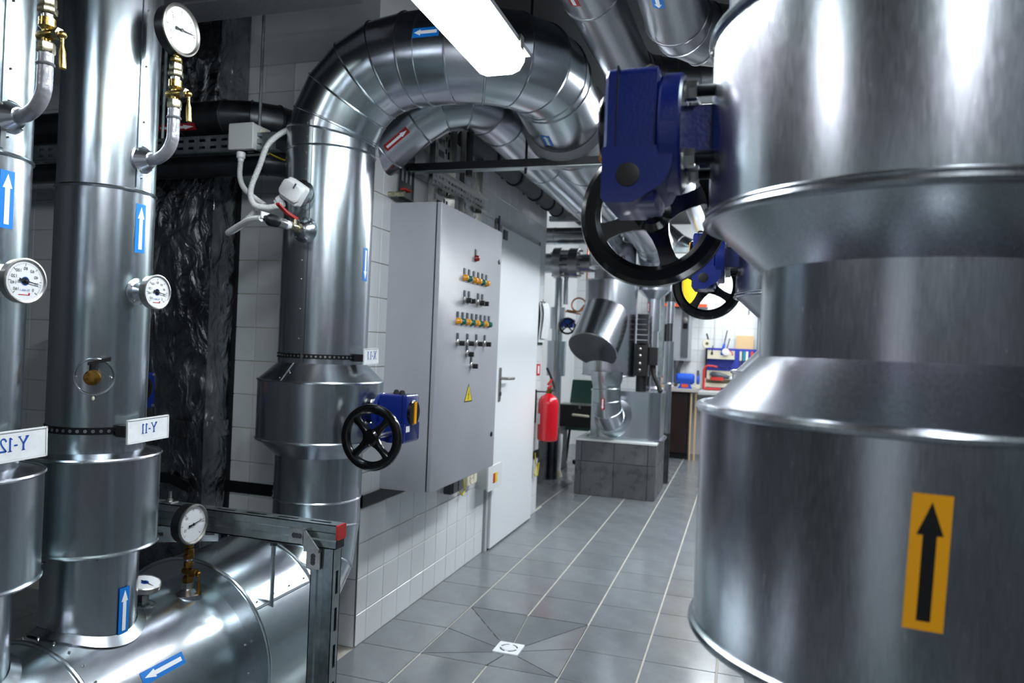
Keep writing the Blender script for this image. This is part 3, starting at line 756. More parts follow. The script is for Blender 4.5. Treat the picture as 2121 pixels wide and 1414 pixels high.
# horizontal beam: slotted top plate, two grooved sides, bottom
MB().plate((x0, BY-hw, z1-.003), (1, 0, 0), (0, 1, 0), x1-x0, 2*hw, .003, [(q, q+.07, .015, .027) for q in [.02+.112*k for k in range(8)]]).build('beam_top', 'strut_steel', t)
def grooved(mb, y, sg):
    prof = [(0, z0), (0, z0+.022), (.004, z0+.026), (.004, z0+.044), (0, z0+.048), (0, z1)]
    for (a, za), (b, zb) in zip(prof, prof[1:]): mb.add([(x0, y-sg*a, za), (x1, y-sg*a, za), (x1, y-sg*b, zb), (x0, y-sg*b, zb)], [(0, 1, 2, 3)])
mb = MB(); grooved(mb, BY-hw, -1); mb.build('beam_side', 'strut_steel', t, smooth=0)
mb = MB(); grooved(mb, BY+hw, 1); mb.build('beam_side', 'strut_steel', t, smooth=0)
MB().bb((x0, BY-hw, z0), (x1, BY-hw+.01, z0+.003)).bb((x0, BY+hw-.01, z0), (x1, BY+hw, z0+.003)).build('beam_bottom', 'strut_steel', t, smooth=0)
ec = MB().rbox((x1+.003, BY, z1-.022), (.008, .044, .043), .003, 'x', 3).build('end_cap', 'red_plastic', t)
MB().bb((x1, BY-.02, z0+.002), (x1+.003, BY+.02, z1-.045)).build('end_cap_lower', 'black_plastic', t)
# post
px0, px1 = .094, .150
mb = MB()
prof = [(0, BY-.03), (0, BY-.03)]
mb.add([(px0-.02, BY-.021, 0), (px0, BY-.021, 0), (px0+.004, BY-.017, 0), (px0+.02, BY-.017, 0), (px0+.024, BY-.021, 0), (px1, BY-.021, 0),
        (px0-.02, BY-.021, z0), (px0, BY-.021, z0), (px0+.004, BY-.017, z0), (px0+.02, BY-.017, z0), (px0+.024, BY-.021, z0), (px1, BY-.021, z0)], [(k, k+1, k+7, k+6) for k in range(5)])
mb.build('post_face', 'strut_steel', t, smooth=0)
MB().plate((px1-.003, BY-.021, 0), (0, 1, 0), (0, 0, 1), .042, z0, .003, [(.015, .029, q, q+.068) for q in [.03+.108*k for k in range(6)]]).build('post_slotted_side', 'strut_steel', t)
MB().bb((px0-.02, BY-.021, 0), (px0-.017, BY+.021, z0)).build('post_side', 'strut_steel', t, smooth=0)
MB().bb((px0-.02, BY+.018, 0), (px1, BY+.021, z0)).build('post_back', 'strut_steel', t, smooth=0)
MB().bb((px0-.05, BY-.06, 0), (px1+.03, BY+.06, .008)).build('foot_plate', 'strut_steel', t, smooth=0)
# angle bracket: two plates with trefoil holes and a gusset
bk = thing('angle_bracket', 'bent zinc angle bracket joining strut post and beam', 'bracket', (.08, BY-.023, z0-.05))
def trefoil(mb, c, u, v): # dark trefoil opening recessed plate
    for k in (-1, 0, 1): mb.lathe(V(c)+V(u)*.0095*k, (0, -1, 0), [(.0078, 0), (.0078, .0012), (0, .0013)], 14)
MB().bb((.0, BY-.027, z0+.006), (.056, BY-.021, z0+.052)).build('beam_plate', 'zinc', bk, smooth=0)
MB().bb((.062, BY-.027, z0-.062), (.108, BY-.021, z0-.004)).build('post_plate', 'zinc', bk, smooth=0)
mb = MB(); trefoil(mb, (.028, BY-.0268, z0+.029), (1, 0, 0), 0); mb.build('opening', 'soot_metal', bk)
mb = MB(); trefoil(mb, (.085, BY-.0268, z0-.034), (0, 0, 1), 0); mb.build('opening', 'soot_metal', bk)
MB().prism([(.056, z0+.05), (.064, z0+.05), (.11, z0+.0), (.108, z0-.006), (.062, z0-.006), (.056, z0+.012)], (0, BY-.04, 0), (1, 0, 0), (0, 0, 1), (0, .005, 0)).bb((.053, BY-.04, z0+.008), (.058, BY-.021, z0+.052)).bb((.06, BY-.04, z0-.01), (.11, BY-.021, z0-.005)).build('gusset', 'zinc', bk, smooth=0)
# rod under the beam
rd = thing('threaded_rod', 'thin hanger rod with square plate between beam and collector', 'rod', (-.069, BY, .5))
MB().cyl((-.069, BY, .49), (-.069, BY, z0), .0065, 12).build('rod', 'strut_steel', rd)
MB().box((-.069, BY, z0-.003), (.045, .045, .005)).build('square_plate', 'soot_metal', rd, smooth=0)
mb = MB(); hexnut(mb, (-.069, BY, z0-.018), .012, .012); mb.build('nut', 'soot_metal', rd)
bl = thing('beam_bolt', 'small zinc bolt standing on the strut beam behind the Y-11 riser', 'bolt', (-.46, BY, z1))
mb = MB(); mb.rbox((-.46, BY, z1+.002), (.04, .036, .004), .004); hexnut(mb, (-.46, BY, z1+.004), .009, .008); mb.build('nut', 'zinc', bl)
MB().cyl((-.46, BY, z1+.01), (-.46, BY, z1+.035), .0055, 10).build('shank', 'zinc', bl)
# slotted angle behind
sa = thing('slotted_angle', 'speckled slotted steel angle behind the Y-11 riser above the collector', 'bracket', (-.5, -1.0, .66))
d = V((.28, .33, .0)).normalized(); d = V((.45, .35, -.02)).normalized()
MB().plate(V((-.62, -1.1, .66)), d, (0, 0, 1), .36, .05, .003, [(q, q+.028, .02, .031) for q in [.02+.05*k for k in range(7)]]).build('web', 'galvanised', sa)
MB().prism([(0, 0), (.36, 0), (.36, .035), (0, .035)], V((-.62, -1.1, .66)), d, V((-d.y, d.x, 0)), (0, 0, .003)).build('flange', 'galvanised', sa)

# ================================================================= THE TALL BENT PIPE (X-1.1)
AX, AY, AR = -.31, -.35, .17
xp = thing('bent_pipe', 'tall galvanised pipe that arches over to the corridor, tagged X-1.1', 'pipe', (AX, AY, .2))
lo = arc((AX, -.62, .606), (0, 1, 0), (0, 0, -1), .27, 3, 0, 90)       # bottom bend towards the collector
mitred(xp, [V((AX, AY, .87)), V((AX, AY, .70))]+lo+[V((AX, -.66, .336))], .166, 'galvanised')
MB().open_lathe((AX, AY, 0), (0, 0, 1), [(.166, .865), (.238, .930)], 64).build('lower_cone', 'galvanised', xp)
MB().open_lathe((AX, AY, 0), (0, 0, 1), [(.239, .930), (.239, 1.152)], 64).build('valve_cover', 'galvanised', xp)
MB().open_lathe((AX, AY, 0), (0, 0, 1), [(.239, 1.152), (.17, 1.219)], 64).build('upper_cone', 'galvanised', xp)
for z in (.930, 1.152): MB().torus((AX, AY, z), (0, 0, 1), .239, .0048, 64, 6).build('seam_bead', 'galvanised', xp)
a = R_(-96)
MB().tube([V((AX+.239*math.cos(a), AY+.239*math.sin(a), 1.152)), V((AX+.171*math.cos(a), AY+.171*math.sin(a), 1.219))], .0035, 6).build('lap_seam', 'galvanised', xp)
MB().open_lathe((AX, AY, 0), (0, 0, 1), [(.17, 1.219), (.17, 2.03)], 64).build('jacket', 'galvanised', xp)
a2 = R_(-84)
patch(MB(), lambda u, v_: V((AX+(.1725)*math.cos(a2+u/.17), AY+.1725*math.sin(a2+u/.17), v_)), [(1.225, -.006, .006), (2.12, -.006, .006)], 2).build('lap_seam', 'galvanised', xp)
rivets(xp, [V((AX+.171*math.cos(a2-.1), AY+.171*math.sin(a2-.1), z)) for z in (1.31, 1.42, 1.53, 1.60, 1.78, 1.94, 2.0, 2.06, 2.11)]+[V((AX+.205*math.cos(a+.06), AY+.205*math.sin(a+.06), 1.19)), V((AX+.225*math.cos(a-.06), AY+.225*math.sin(a-.06), 1.165))], .0035)
B = .34; HZ2 = 2.38
up = arc((AX+B, AY, 2.04), (-1, 0, 0), (0, 0, 1), B, 5, 0, 90)
turn = arc((.205, AY+.27, HZ2), (0, -1, 0), (1, 0, 0), .27, 4, 0, 90)
path = [V((AX, AY, 2.03)), V((AX, AY, 2.10))]+up[1:]+[V((.10, AY, HZ2))]+turn+[V((.475, -.03, 2.375)), V((.475, .235, 2.325))]
mitred(xp, path, AR, 'galvanised')
MB().torus((AX, AY, 2.03), (0, 0, 1), AR, .0045, 64, 6).build('seam_bead', 'galvanised', xp)
MB().open_lathe((.475, .235, 2.325), (0, 1, -.17), [(.171, -.004), (.196, .03), (.196, .075), (.16, .085)], 48).build('grey_collar', 'band_grey', xp)
mitred(xp, [V((.475, .30, 2.313)), V((.475, .45, 2.295)), V((.475, .75, 2.29)), V((.475, 1.3, 2.29)), V((.475, 2.2, 2.29)), V((.475, 3.3, 2.29)), V((.46, 3.74, 2.29)), V((.45, 3.9, 2.25)), V((.44, 4.02, 2.13)), V((.44, 4.05, 1.98)), V((.44, 4.05, 1.88))], .158, 'aluminium')
rivets(xp, [V((AX+B, AY, 2.04))+V((-math.cos(R_(q))*B, -.171, math.sin(R_(q))*B))+V((0, .02, .0)) for q in range(12, 88, 9)], .0035)
sticker(xp, (0, AY, HZ2), (1, 0, 0), (0, -1, 0), AR, .104, .204, -8, .036, 'sticker_blue', 'print_white', -1)
sticker(xp, (AX, AY, 0), (0, 0, 1), (1, 0, 0), AR, 1.540, 1.668, 0, .034, 'sticker_blue', 'print_white', -1)
sticker(xp, (.475, -.03, 2.375), V((0, .265, -.05)), (0, 0, -1), .17, .12, .21, 12, .04, 'sticker_blue', 'print_white', -1)

# ---- worm-gear valve with handwheel; built pointing to side sx from the pipe, wheel offset along sy*Y
def gear_valve(label, base, sx, sy, L, group='blue gear valves with black handwheels', wheelR=.118, big=False, ang=20.):
    """base: point on the pipe cover, stem along sx*X"""
    b = V(base); X = V((sx, 0, 0)); Y = V((0, sy, 0)); Z = V((0, 0, 1))
    t = thing('gear_valve', label, 'valve', b, group)
    n0, n1, n2, n3 = L
    MB().box(b+X*(n0+n1)/2, (abs(n1-n0), .058, .058)).build('neck', 'blue_paint', t, smooth=0)
    MB().lathe(b+X*n1, X, [(.074, 0), (.078, .003), (.078, n2-n1-.003), (.074, n2-n1)], 44).build('flange', 'blue_paint', t)
    for k in range(4):
        q = R_(45+90*k); c = b+Y*(.06*math.cos(q))+Z*(.06*math.sin(q))
        bo = MB(); bo.lathe(c+X*(n1-.001), -X, [(.0135, 0), (.0135, .003)], 18); hexnut(bo, c+X*(n1-.003), .0125, .014, -X)
        bo = bo.build('nut', 'zinc', t)
        mb = MB(); pr = []
        for i in range(15): pr += [(.0068, i*.0018), (.0078, i*.0018+.0009)]
        mb.lathe(c+X*(n1-.015), -X, pr+[(.0068, .028), (0, .028)], 14); mb.build('thread', 'soot_metal', bo)
    # housing: rounded block with a sunken worm casing below
    cx = (n2+n3)/2
    hb = MB().rbox(b+X*cx-Z*.012, (abs(n3-n2), .112, .176), .012, 'x', 4, .004).build('housing', 'blue_paint', t)
    ch = abs(n3-n2)/2
    pf = [(-ch+.001, -.03), (-ch+.001, -.094), (-ch+.006, -.101), (ch*.2, -.101), (ch*1.25, -.078), (ch*1.55, -.055), (ch*1.55, -.035), (ch, -.03)]
    MB().prism([(-p[0], p[1]) for p in pf], b+X*cx-Y*.066, X, Z, Y*.13).build('worm_casing', 'blue_paint', t)
    MB().lathe(b+X*cx-Z*.066-Y*.066, -Y, [(.015, 0), (.015, .0015), (.012, .002), (0, .002)], 24).build('plug', 'black_plastic', hb)
    MB().box(b+X*(n3-.016)-Z*.012, (.002, .1135, .1775)).build('joint_line', 'black_steel', t, smooth=0)
    MB().lathe(b+X*(n3-.001)+Z*.01, X, [(.047, 0), (.047, .008), (.043, .011), (0, .011)], 32).build('indicator_disc', 'black_gloss', t)
    MB().box(b+X*(n3+.0125)+Z*.01, (.004, .013, .082)).build('indicator_pointer', 'sticker_yellow', t, smooth=0)
    for q in (-.024, .024):
        MB().lathe(b+X*(cx+q*.7)+Z*.075+Y*q*.4, Z, [(.0135, 0), (.0125, .006), (.011, .007), (.0095, .013), (.005, .0165), (0, .017)], 16).build('cap_nut', 'black_rubber', t)
    MB().plate(b+X*(n3+.0005)-Z*.06+Y*.02, Y, Z, .03, .022, .0005).build('rating_plate', 'print_white', t)
    # shaft and wheel
    ws = b+X*cx-Z*.066; wc = ws+Y*.205
    MB().cyl(ws+Y*.05, wc, .0095, 14).build('worm_shaft', 'zinc', t)
    MB().open_lathe(wc, Y, [(wheelR-.034, -.003), (wheelR-.026, -.011), (wheelR-.010, -.013), (wheelR-.002, -.007), (wheelR, .0), (wheelR-.002, .007), (wheelR-.010, .011), (wheelR-.026, .009), (wheelR-.034, .003), (wheelR-.034, -.003)], 72).build('wheel_rim', 'black_gloss', t)
    mb = MB().lathe(wc-Y*.02, Y, [(.02, 0), (.03, .008), (.03, .028), (.022, .034), (0, .034)], 28).build('wheel_hub', 'black_gloss', t)
    for k in range(4):
        q = R_(ang+90*k); d = X*math.cos(q)+Z*math.sin(q); n_ = Y.cross(d)
        sp = MB(); pts = [(.02, .02), (.04, .014), (.06, .012), (wheelR-.04, .0135), (wheelR-.026, .022)]
        vs = []; fs = []
        for r, h in pts:
            for s1, s2 in ((-1, -.4), (1, -.4), (1, .35), (.45, .6), (.3, 1.), (-.3, 1.), (-.45, .6), (-1, .35)): vs.append(wc+d*r+n_*h*s1+Y*(.009*s2))
        m_ = 8
        for i in range(len(pts)-1):
            for j in range(m_): fs.append((i*m_+j, i*m_+(j+1) % m_, (i+1)*m_+(j+1) % m_, (i+1)*m_+j))
        sp.add(vs, fs).build('wheel_spoke', 'black_gloss', t)
    return t
gear_valve('blue gear valve with black handwheel on the X-1.1 pipe beside the control cabinet', (AX+.239, AY, 1.04), 1, -1, (-.02, .022, .04, .155), ang=45)

# ---- sensors on the front of the bent pipe
t = thing('temperature_sensor', 'white box temperature sensor on the bent pipe above the red lever valve', 'sensor', (-.325, -.52, 1.81))
MB().lathe((-.322, -.515, 1.848), (0, -1, 0), [(.052, 0), (.05, .006), (.035, .012), (.02, .016)], 32).build('collar', 'galvanised', t)
rivets(t, [V((-.322+.042*math.cos(q), -.531, 1.848+.042*math.sin(q))) for q in (.3, 1.8, 3.4, 5.)], .0032)
MB().cyl((-.322, -.52, 1.848), (-.322, -.56, 1.848), .014, 14).build('neck', 'grey_plastic', t)
rt = Matrix.Rotation(R_(32), 3, 'Y')
mb = MB().rbox((0, 0, 0), (.088, .036, .084), .014, 'y', 4, .005); mb.v = [rt @ p+V((-.33, -.553, 1.845)) for p in mb.v]; bx = mb.build('housing', 'white_plastic', t)
mb = MB().rbox((0, 0, 0), (.094, .018, .064), .02, 'y', 4, .004); mb.v = [rt @ p+V((-.33, -.575, 1.845)) for p in mb.v]; mb.build('lid', 'white_plastic', bx)
mb = MB().box((.0, -.0095, .018), (.006, .002, .02)); mb.v = [rt @ p+V((-.318, -.575, 1.845)) for p in mb.v]; mb.build('maker_mark', 'dark_plastic', bx, smooth=0)
g0 = V((-.33, -.553, 1.845))+rt @ V((-.035, 0, -.045))
MB().lathe(g0, rt @ V((-.45, 0, -1)), [(.013, 0), (.015, .003), (.015, .018), (.011, .022), (.011, .03)], 14).build('cable_gland', 'white_plastic', t)
t = thing('pressure_transmitter', 'pressure transmitter with brass valve and red lever on the bent pipe', 'sensor', (-.305, -.52, 1.69))
MB().lathe((-.303, -.515, 1.712), (0, -1, 0), [(.05, 0), (.048, .006), (.03, .026), (.014, .034)], 32).build('collar', 'galvanised', t)
rivets(t, [V((-.303+.04*math.cos(q), -.531, 1.712+.04*math.sin(q))) for q in (.6, 2.1, 3.9, 5.4)], .0032)
o = V((-.303, -.55, 1.712)); D = V((-.05, -1, .02)).normalized()
mb = MB(); hexnut(mb, o, .0185, .018, D); mb.cyl(o+D*.016, o+D*.06, .013, 16); hexnut(mb, o+D*.05, .0165, .014, D); mb.cyl(o+D*.03, o+D*.03+V((0, 0, .03)), .008, 12); mb.build('ball_valve', 'brass_pale', t)
MB().prism([(0, 0), (.05, .012), (.1, .034), (.1, .04), (.048, .02), (-.012, .008)], o+D*.03+V((-.007, 0, .026)), D, (0, 0, 1), (.015, 0, 0)).build('lever', 'red_plastic', t)
MB().lathe(o, D, [(.014, .062), (.016, .066), (.016, .086), (.015, .088)], 18).build('adapter', 'white_plastic', t)
MB().lathe(o, D, [(.016, .086), (.019, .09), (.019, .13), (.017, .133)], 20).build('transmitter_body', 'zinc', t)
MB().lathe(o, D, [(.02, .13), (.021, .134), (.021, .165), (.012, .18), (.01, .19)], 20).build('plug', 'black_plastic', t)
MB().box(o+D*.175+V((-.01, -.0, .012)), (.004, .05, .022)).build('paper_tag', 'paper', t, smooth=0)

def ribbed(pts, r, name, label, mt='conduit_plastic', n=14, step=.0055):
    q = bez(pts, n*3); out = [q[0]]; acc = 0
    # resample evenly
    L = [0.]
    for a, b in zip(q, q[1:]): L.append(L[-1]+(b-a).length)
    m_ = max(8, int(L[-1]/(step/2))); res = []; j = 0
    for k in range(m_+1):
        s_ = L[-1]*k/m_
        while j < len(L)-2 and L[j+1] < s_: j += 1
        f = (s_-L[j])/max(1e-9, L[j+1]-L[j]); res.append(q[j].lerp(q[j+1], f))
    o = MB().tube(res, lambda i: r*(1.0 if i % 2 else .84), 10).build(name, mt)
    return tag(o, label, 'conduit', 'ribbed white conduits')
jb = thing('junction_box', 'grey plastic junction box hanging above the white conduits', 'box', (-.62, -.5, 2.0))
MB().rbox((-.62, -.44, 2.082), (.112, .10, .1), .006, 'y', 3, .002).build('body', 'grey_plastic', jb)
MB().rbox((-.62, -.493, 2.082), (.114, .012, .102), .006, 'y', 3, .002).build('lid', 'grey_plastic', jb)
for z in (2.055, 2.105): MB().lathe((-.565, -.44, z), (1, 0, 0), [(.018, 0), (.018, .003), (.012, .004), (0, .004)], 20).build('knockout', 'cream', jb)
MB().lathe((-.637, -.47, 2.028), (0, 0, -1), [(.014, 0), (.017, .004), (.017, .022), (.012, .028), (.0115, .036)], 16).build('cable_gland', 'white_plastic', jb)
ribbed([(-.637, -.47, 1.998), (-.63, -.48, 1.93), (-.60, -.49, 1.88), (-.55, -.50, 1.845), (-.49, -.51, 1.81)], .0105, 'conduit', 'short white conduit dropping from the grey junction box')
ribbed([(-.40, -.34, 2.13), (-.44, -.42, 2.125), (-.485, -.5, 2.05), (-.505, -.53, 1.95), (-.523, -.55, 1.86), (-.50, -.56, 1.805), (-.45, -.56, 1.79), (-.405, -.555, 1.795), (-.372, -.553, 1.803)], .0115, 'conduit', 'white conduit looping down from behind the bent pipe to the white sensor')
ribbed([(-.50, -.53, 1.80), (-.54, -.53, 1.76), (-.59, -.53, 1.72), (-.618, -.545, 1.70), (-.59, -.57, 1.702), (-.52, -.61, 1.715), (-.42, -.68, 1.722), (-.325, -.74, 1.716)], .0115, 'conduit', 'white conduit looping to the pressure transmitter in front of the tiled pier')

# ================================================================= OVERHEAD PIPES
def duct_pipe(label, pts, R, mt='aluminium', stick=(), name='overhead_pipe', grp=None, seg=32):
    t = thing(name, label, 'pipe', V(pts[0]), grp); mitred(t, pts, R, mt, seg); return t
rp = duct_pipe('red-labelled pipe slanting up behind the bent pipe and then running along the corridor',
    [V((-.5, .07, 2.028)), V((-.30, .07, 2.18)), V((-.15, .07, 2.293)), V((-.04, .085, 2.355)), V((.05, .13, 2.375)), V((.115, .22, 2.37)), V((.14, .36, 2.355)), V((.14, 1.1, 2.35)), V((.14, 2.0, 2.35)), V((.14, 3.0, 2.35)), V((.12, 3.4, 2.31)), V((.09, 3.70, 2.25))], .115)
dd = V((.15, 0, .113)).normalized()
sticker(rp, (-.30, .07, 2.18), dd, (0, -1, 0), .115, .02, .15, 32, .03, 'sticker_red', 'print_white', 1)
p3 = duct_pipe('ceiling pipe with a red arrow label turning right above the large blue gearbox',
    [V((.70, -2.2, 2.52)), V((.715, -1.0, 2.50)), V((.735, -.5, 2.49)), V((.765, .12, 2.47)), V((.79, .2, 2.47)), V((.85, .27, 2.47)), V((.93, .31, 2.47)), V((1.04, .33, 2.47)), V((1.2, .335, 2.47)), V((2.5, .34, 2.47))], .095, 'dull_metal')
sticker(p3, (.715, -1.0, 2.50), V((.02, .5, -.01)), (0, 0, -1), .095, .30, .40, 12, .035, 'sticker_red', 'print_white', -1)
p4 = duct_pipe('ceiling pipe with a blue arrow label turning right next to the red-labelled one',
    [V((.99, -2.2, 2.46)), V((.995, -.9, 2.45)), V((1.0, -.36, 2.45)), V((1.02, -.27, 2.45)), V((1.08, -.19, 2.45)), V((1.17, -.14, 2.45)), V((1.3, -.12, 2.45)), V((2.5, -.12, 2.45))], .105, 'dull_metal')
sticker(p4, (.995, -.9, 2.45), V((.005, .54, 0)), (0, 0, -1), .105, .17, .26, 10, .035, 'sticker_blue', 'print_white', 1)
# two more pipes that run along the corridor ceiling to the rear
duct_pipe('thin overhead pipe high along the corridor between the larger ones', [V((.78, .7, 2.62)), V((.78, 3.0, 2.62)), V((.78, 5.5, 2.62))], .07)
wp = thing('wall_pipe', 'grey insulated pipe held to the corridor wall by black clamps', 'pipe', (-.19, .9, 2.35))
MB().cyl((-.19, .75, 2.405), (-.19, 2.9, 2.405), .052, 24).build('insulation', 'insulation_grey', wp)
for y in (1.15, 1.62, 2.1, 2.45, 2.72):
    MB().lathe((-.19, y-.015, 2.405), (0, 1, 0), [(.056, 0), (.062, .003), (.062, .03), (.056, .033)], 24).bb((-.28, y-.012, 2.395), (-.245, y+.018, 2.415)).build('clamp', 'black_rubber', wp)
# black carrier bar under the pipes with its rods
cb = thing('carrier_bar', 'black steel carrier bar hanging under the overhead pipes', 'bar', (.2, .25, 2.1))
MB().bb((-.3, .235, 2.108), (.75, .265, 2.145)).build('bar', 'black_steel', cb, smooth=0)
MB().bb((-.3, .225, 2.104), (.75, .275, 2.108)).build('lower_flange', 'strut_steel', cb, smooth=0)
for x in (.035, .305, .66): MB().cyl((x, .25, 2.08), (x, .25, 3.0), .006 if x > .1 else .016, 10).build('hanger_rod', 'black_steel', cb)
# perforated cable trays above the cabinet
def tray(label, o, u, v, L, W, pat, depth=.03, mt='zinc', nm='cable_tray'):
    t = thing(nm, label, 'cable tray', o, 'perforated cable trays over the cabinet'); u, v = V(u), V(v); n = u.cross(v)
    holes = []
    k = 0; s_ = .02
    while s_+.035 < L:
        if pat == 'ladder':
            holes += [(s_, s_+.034, W*.36, W*.64), (s_+.012, s_+.05, W*.1, W*.19), (s_+.012, s_+.05, W*.81, W*.9), (s_+.03, s_+.055, W*.24, W*.31), (s_+.03, s_+.055, W*.69, W*.76)]; s_ += .062
        else:
            holes += [(s_, s_+.025, W*.2, W*.38), (s_, s_+.025, W*.62, W*.8)]; s_ += .042
    MB().plate(o, u, v, L, W, .0025, holes).build('perforated_web', mt, t)
    for q in (0, W): MB().prism([(0, 0), (L, 0), (L, depth), (0, depth)], V(o)+v*q, u, n, v*.0025).build('side_flange', mt, t)
    return t
tray('left upright perforated cable tray behind the cabinet top', V((-.2, .59, 1.9)), (0, 0, 1), (0, -1, 0), .75, .26, 'ladder')
bt = tray('right upright perforated cable tray behind the cabinet top', V((-.2, .985, 1.9)), (0, 0, 1), (0, -1, 0), .75, .27, 'ladder')
tray('horizontal perforated cable tray crossing above the control cabinet', V((-.17, .30, 2.06)), (0, 1, 0), (0, 0, 1), .72, .075, 'slots')
tray('dark perforated cable tray at the pier corner over the cabinet', V((-.25, .12, 1.96)), (0, 1, 0), (0, 0, 1), .15, .42, 'slots', mt='black_steel')
cbm = MB()
for k in range(4): cbm.tube(bez([(-.25+.01*k, .60+.025*k, 1.94), (-.23, .6+.025*k, 2.15), (-.245+.01*k, .62+.02*k, 2.4), (-.24, .62+.02*k, 2.98)], 6), .008, 8)
tag(cbm.build('cable_bundle', 'black_rubber'), 'dark cables rising between the two upright trays', 'cable')
ip = thing('wall_tap', 'small brass tap with red handle in the gap above the cabinet', 'tap', (-.27, .09, 1.98))
MB().cyl((-.278, .08, 1.97), (-.2, .08, 1.97), .012, 12).build('body', 'brass_pale', ip)
MB().bb((-.215, .07, 1.985), (-.19, .13, 1.993)).build('handle', 'red_plastic', ip)

# ================================================================= ALCOVE AT UPPER LEFT
fd = thing('foil_duct', 'black and silver duct wrapped in crumpled foil behind the Y-11 riser', 'duct', (-1.22, -.15, 0))
def foilbox(name, a, b, nx, ny, nz, amp):
    mb = MB(); a, b = V(a), V(b); rnd = random.Random(3)
    def face(o, u, v, nu, nv, n_):
        vs = []; fs = []
        for i in range(nu+1):
            for j in range(nv+1):
                e = 0 if i in (0, nu) or j in (0, nv) else amp
                vs.append(o+u*(i/nu)+v*(j/nv)+n_*rnd.uniform(-e, e))
        for i in range(nu):
            for j in range(nv): fs.append((i*(nv+1)+j, (i+1)*(nv+1)+j, (i+1)*(nv+1)+j+1, i*(nv+1)+j+1))
        mb.add(vs, fs)
    d = b-a
    face(a, V((d.x, 0, 0)), V((0, 0, d.z)), nx, nz, V((0, -1, 0)))
    face(V((b.x, a.y, a.z)), V((0, d.y, 0)), V((0, 0, d.z)), ny, nz, V((1, 0, 0)))
    face(V((a.x, b.y, a.z)), V((0, -d.y, 0)), V((0, 0, d.z)), ny, nz, V((-1, 0, 0)))
    face(V((a.x, a.y, b.z)), V((d.x, 0, 0)), V((0, d.y, 0)), nx, ny, V((0, 0, 1)))
    return mb.build(name, 'foil', fd, smooth=60)
foilbox('duct_wrap', (-1.46, -.225, .0), (-.965, -.07, 2.2), 12, 4, 44, .009)
foilbox('duct_wrap', (-1.48, -.24, .86), (-.955, -.07, .93), 12, 4, 3, .004)
foilbox('duct_wrap', (-1.5, -.26, 2.2), (-.93, -.07, 2.98), 12, 4, 16, .012)
mb = MB()
MB().bb((-.968, -.07, 0), (-.945, -.062, 2.3)).build('dark_gap_strip', 'black_rubber', fd)  # black strip standing in for the dark gap between duct and wall
ap = duct_pipe('dark horizontal pipe with red arrow label crossing in front of the foil duct', [V((-2.55, -.36, 2.205)), V((-1.0, -.36, 2.205)), V((-.80, -.36, 2.205)), V((-.70, -.33, 2.205)), V((-.63, -.26, 2.205)), V((-.6, -.16, 2.205)), V((-.6, -.05, 2.205))], .07, 'soot_metal')
sticker(ap, (0, -.36, 2.205), (1, 0, 0), (0, -1, 0), .07, -1.1, -.91, 40, .03, 'sticker_red', 'print_white', 1)
duct_pipe('dark horizontal pipe under the slotted rail behind the risers', [V((-2.55, -.33, 2.02)), V((-1.2, -.33, 2.02)), V((-.62, -.33, 2.02)), V((-.5, -.2, 2.02)), V((-.5, -.05, 2.02))], .05, 'soot_metal')
sr = thing('slotted_rail', 'slotted steel rail running behind the risers under the dark pipe', 'rail', (-1.2, -.5, 2.1))
MB().plate(V((-2.5, -.47, 2.035)), (1, 0, 0), (0, 0, 1), 2.02, .064, .003, [(q, q+.03, z, z+.011) for q in [.02+.053*k for k in range(37)] for z in (.012, .040)]).build('web', 'strut_steel', sr)
MB().plate(V((-2.5, -.47, 2.032)), (1, 0, 0), (0, 1, 0), 2.02, .045, .003, [(q, q+.03, .017, .028) for q in [.02+.053*k for k in range(37)]]).build('lower_flange', 'strut_steel', sr)
for x in (-1.05, -.58):
    tag(MB().cyl((x, -.44, 2.04), (x, -.44, 3.0), .006, 8).build('hanger_rod', 'strut_steel'), 'thin hanger rod at the foil duct' if x < -.8 else 'thin hanger rod above the grey junction box', 'rod')
tb = thing('ceiling_beam', 'grey steel beam under the ceiling above the left pressure gauge', 'beam', (-1, -.75, 2.5))
MB().bb((-2.5, -.62, 2.54), (-.1, -.56, 2.66)).build('web', 'grey_pipe_paint', tb, smooth=0)
MB().bb((-2.5, -.66, 2.53), (-.1, -.52, 2.54)).build('flange', 'grey_pipe_paint', tb, smooth=0)
ww = tag(MB().tube(bez([(-.42, -.2, 2.03), (-.5, -.3, 2.02), (-.56, -.4, 2.04), (-.53, -.42, 2.075)], 6), .003, 6).build('earth_wire', 'yellow_wire'), 'thin yellow earth wire below the junction box', 'wire')
tn = thing('wall_tank', 'pale plastic cistern on the tiled wall between the two risers', 'cistern', (-1.9, -.15, .95))
MB().prism([(-.18, 0), (.18, 0), (.2, .3), (.14, .38), (-.14, .38), (-.2, .3)], (-1.72, -.2, .92), (1, 0, 0), (0, 0, 1), (0, .13, 0)).build('body', 'grey_plastic', tn)
MB().rbox((-1.72, -.135, 1.31), (.34, .15, .02), .01).build('lid', 'grey_plastic', tn)

# earthing bar along the pier and the corridor wall
eb = thing('earthing_bar', 'flat black earthing bar along the pier and the corridor wall', 'bar', (-.278, -.05, .6))
MB().bb((-1.02, -.078, .605), (-.262, -.07, .655)).build('pier_run', 'black_steel', eb, smooth=0)
MB().bb((-.27, -.078, .600), (-.262, .6, .650)).build('corridor_run', 'black_steel', eb, smooth=0)
MB().prism([(0, 0), (.1, .03), (.5, .03), (.5, .075), (.1, .075), (0, .045)][::-1], (-1.02, -.24, .62), (-1, 0, 0), (0, 0, 1), (0, .006, 0)).build('duct_run', 'black_steel', eb, smooth=0)
MB().lathe((-.70, -.078, .63), (0, -1, 0), [(.009, 0), (.009, .004), (0, .006)], 12).build('bolt', 'zinc', eb)

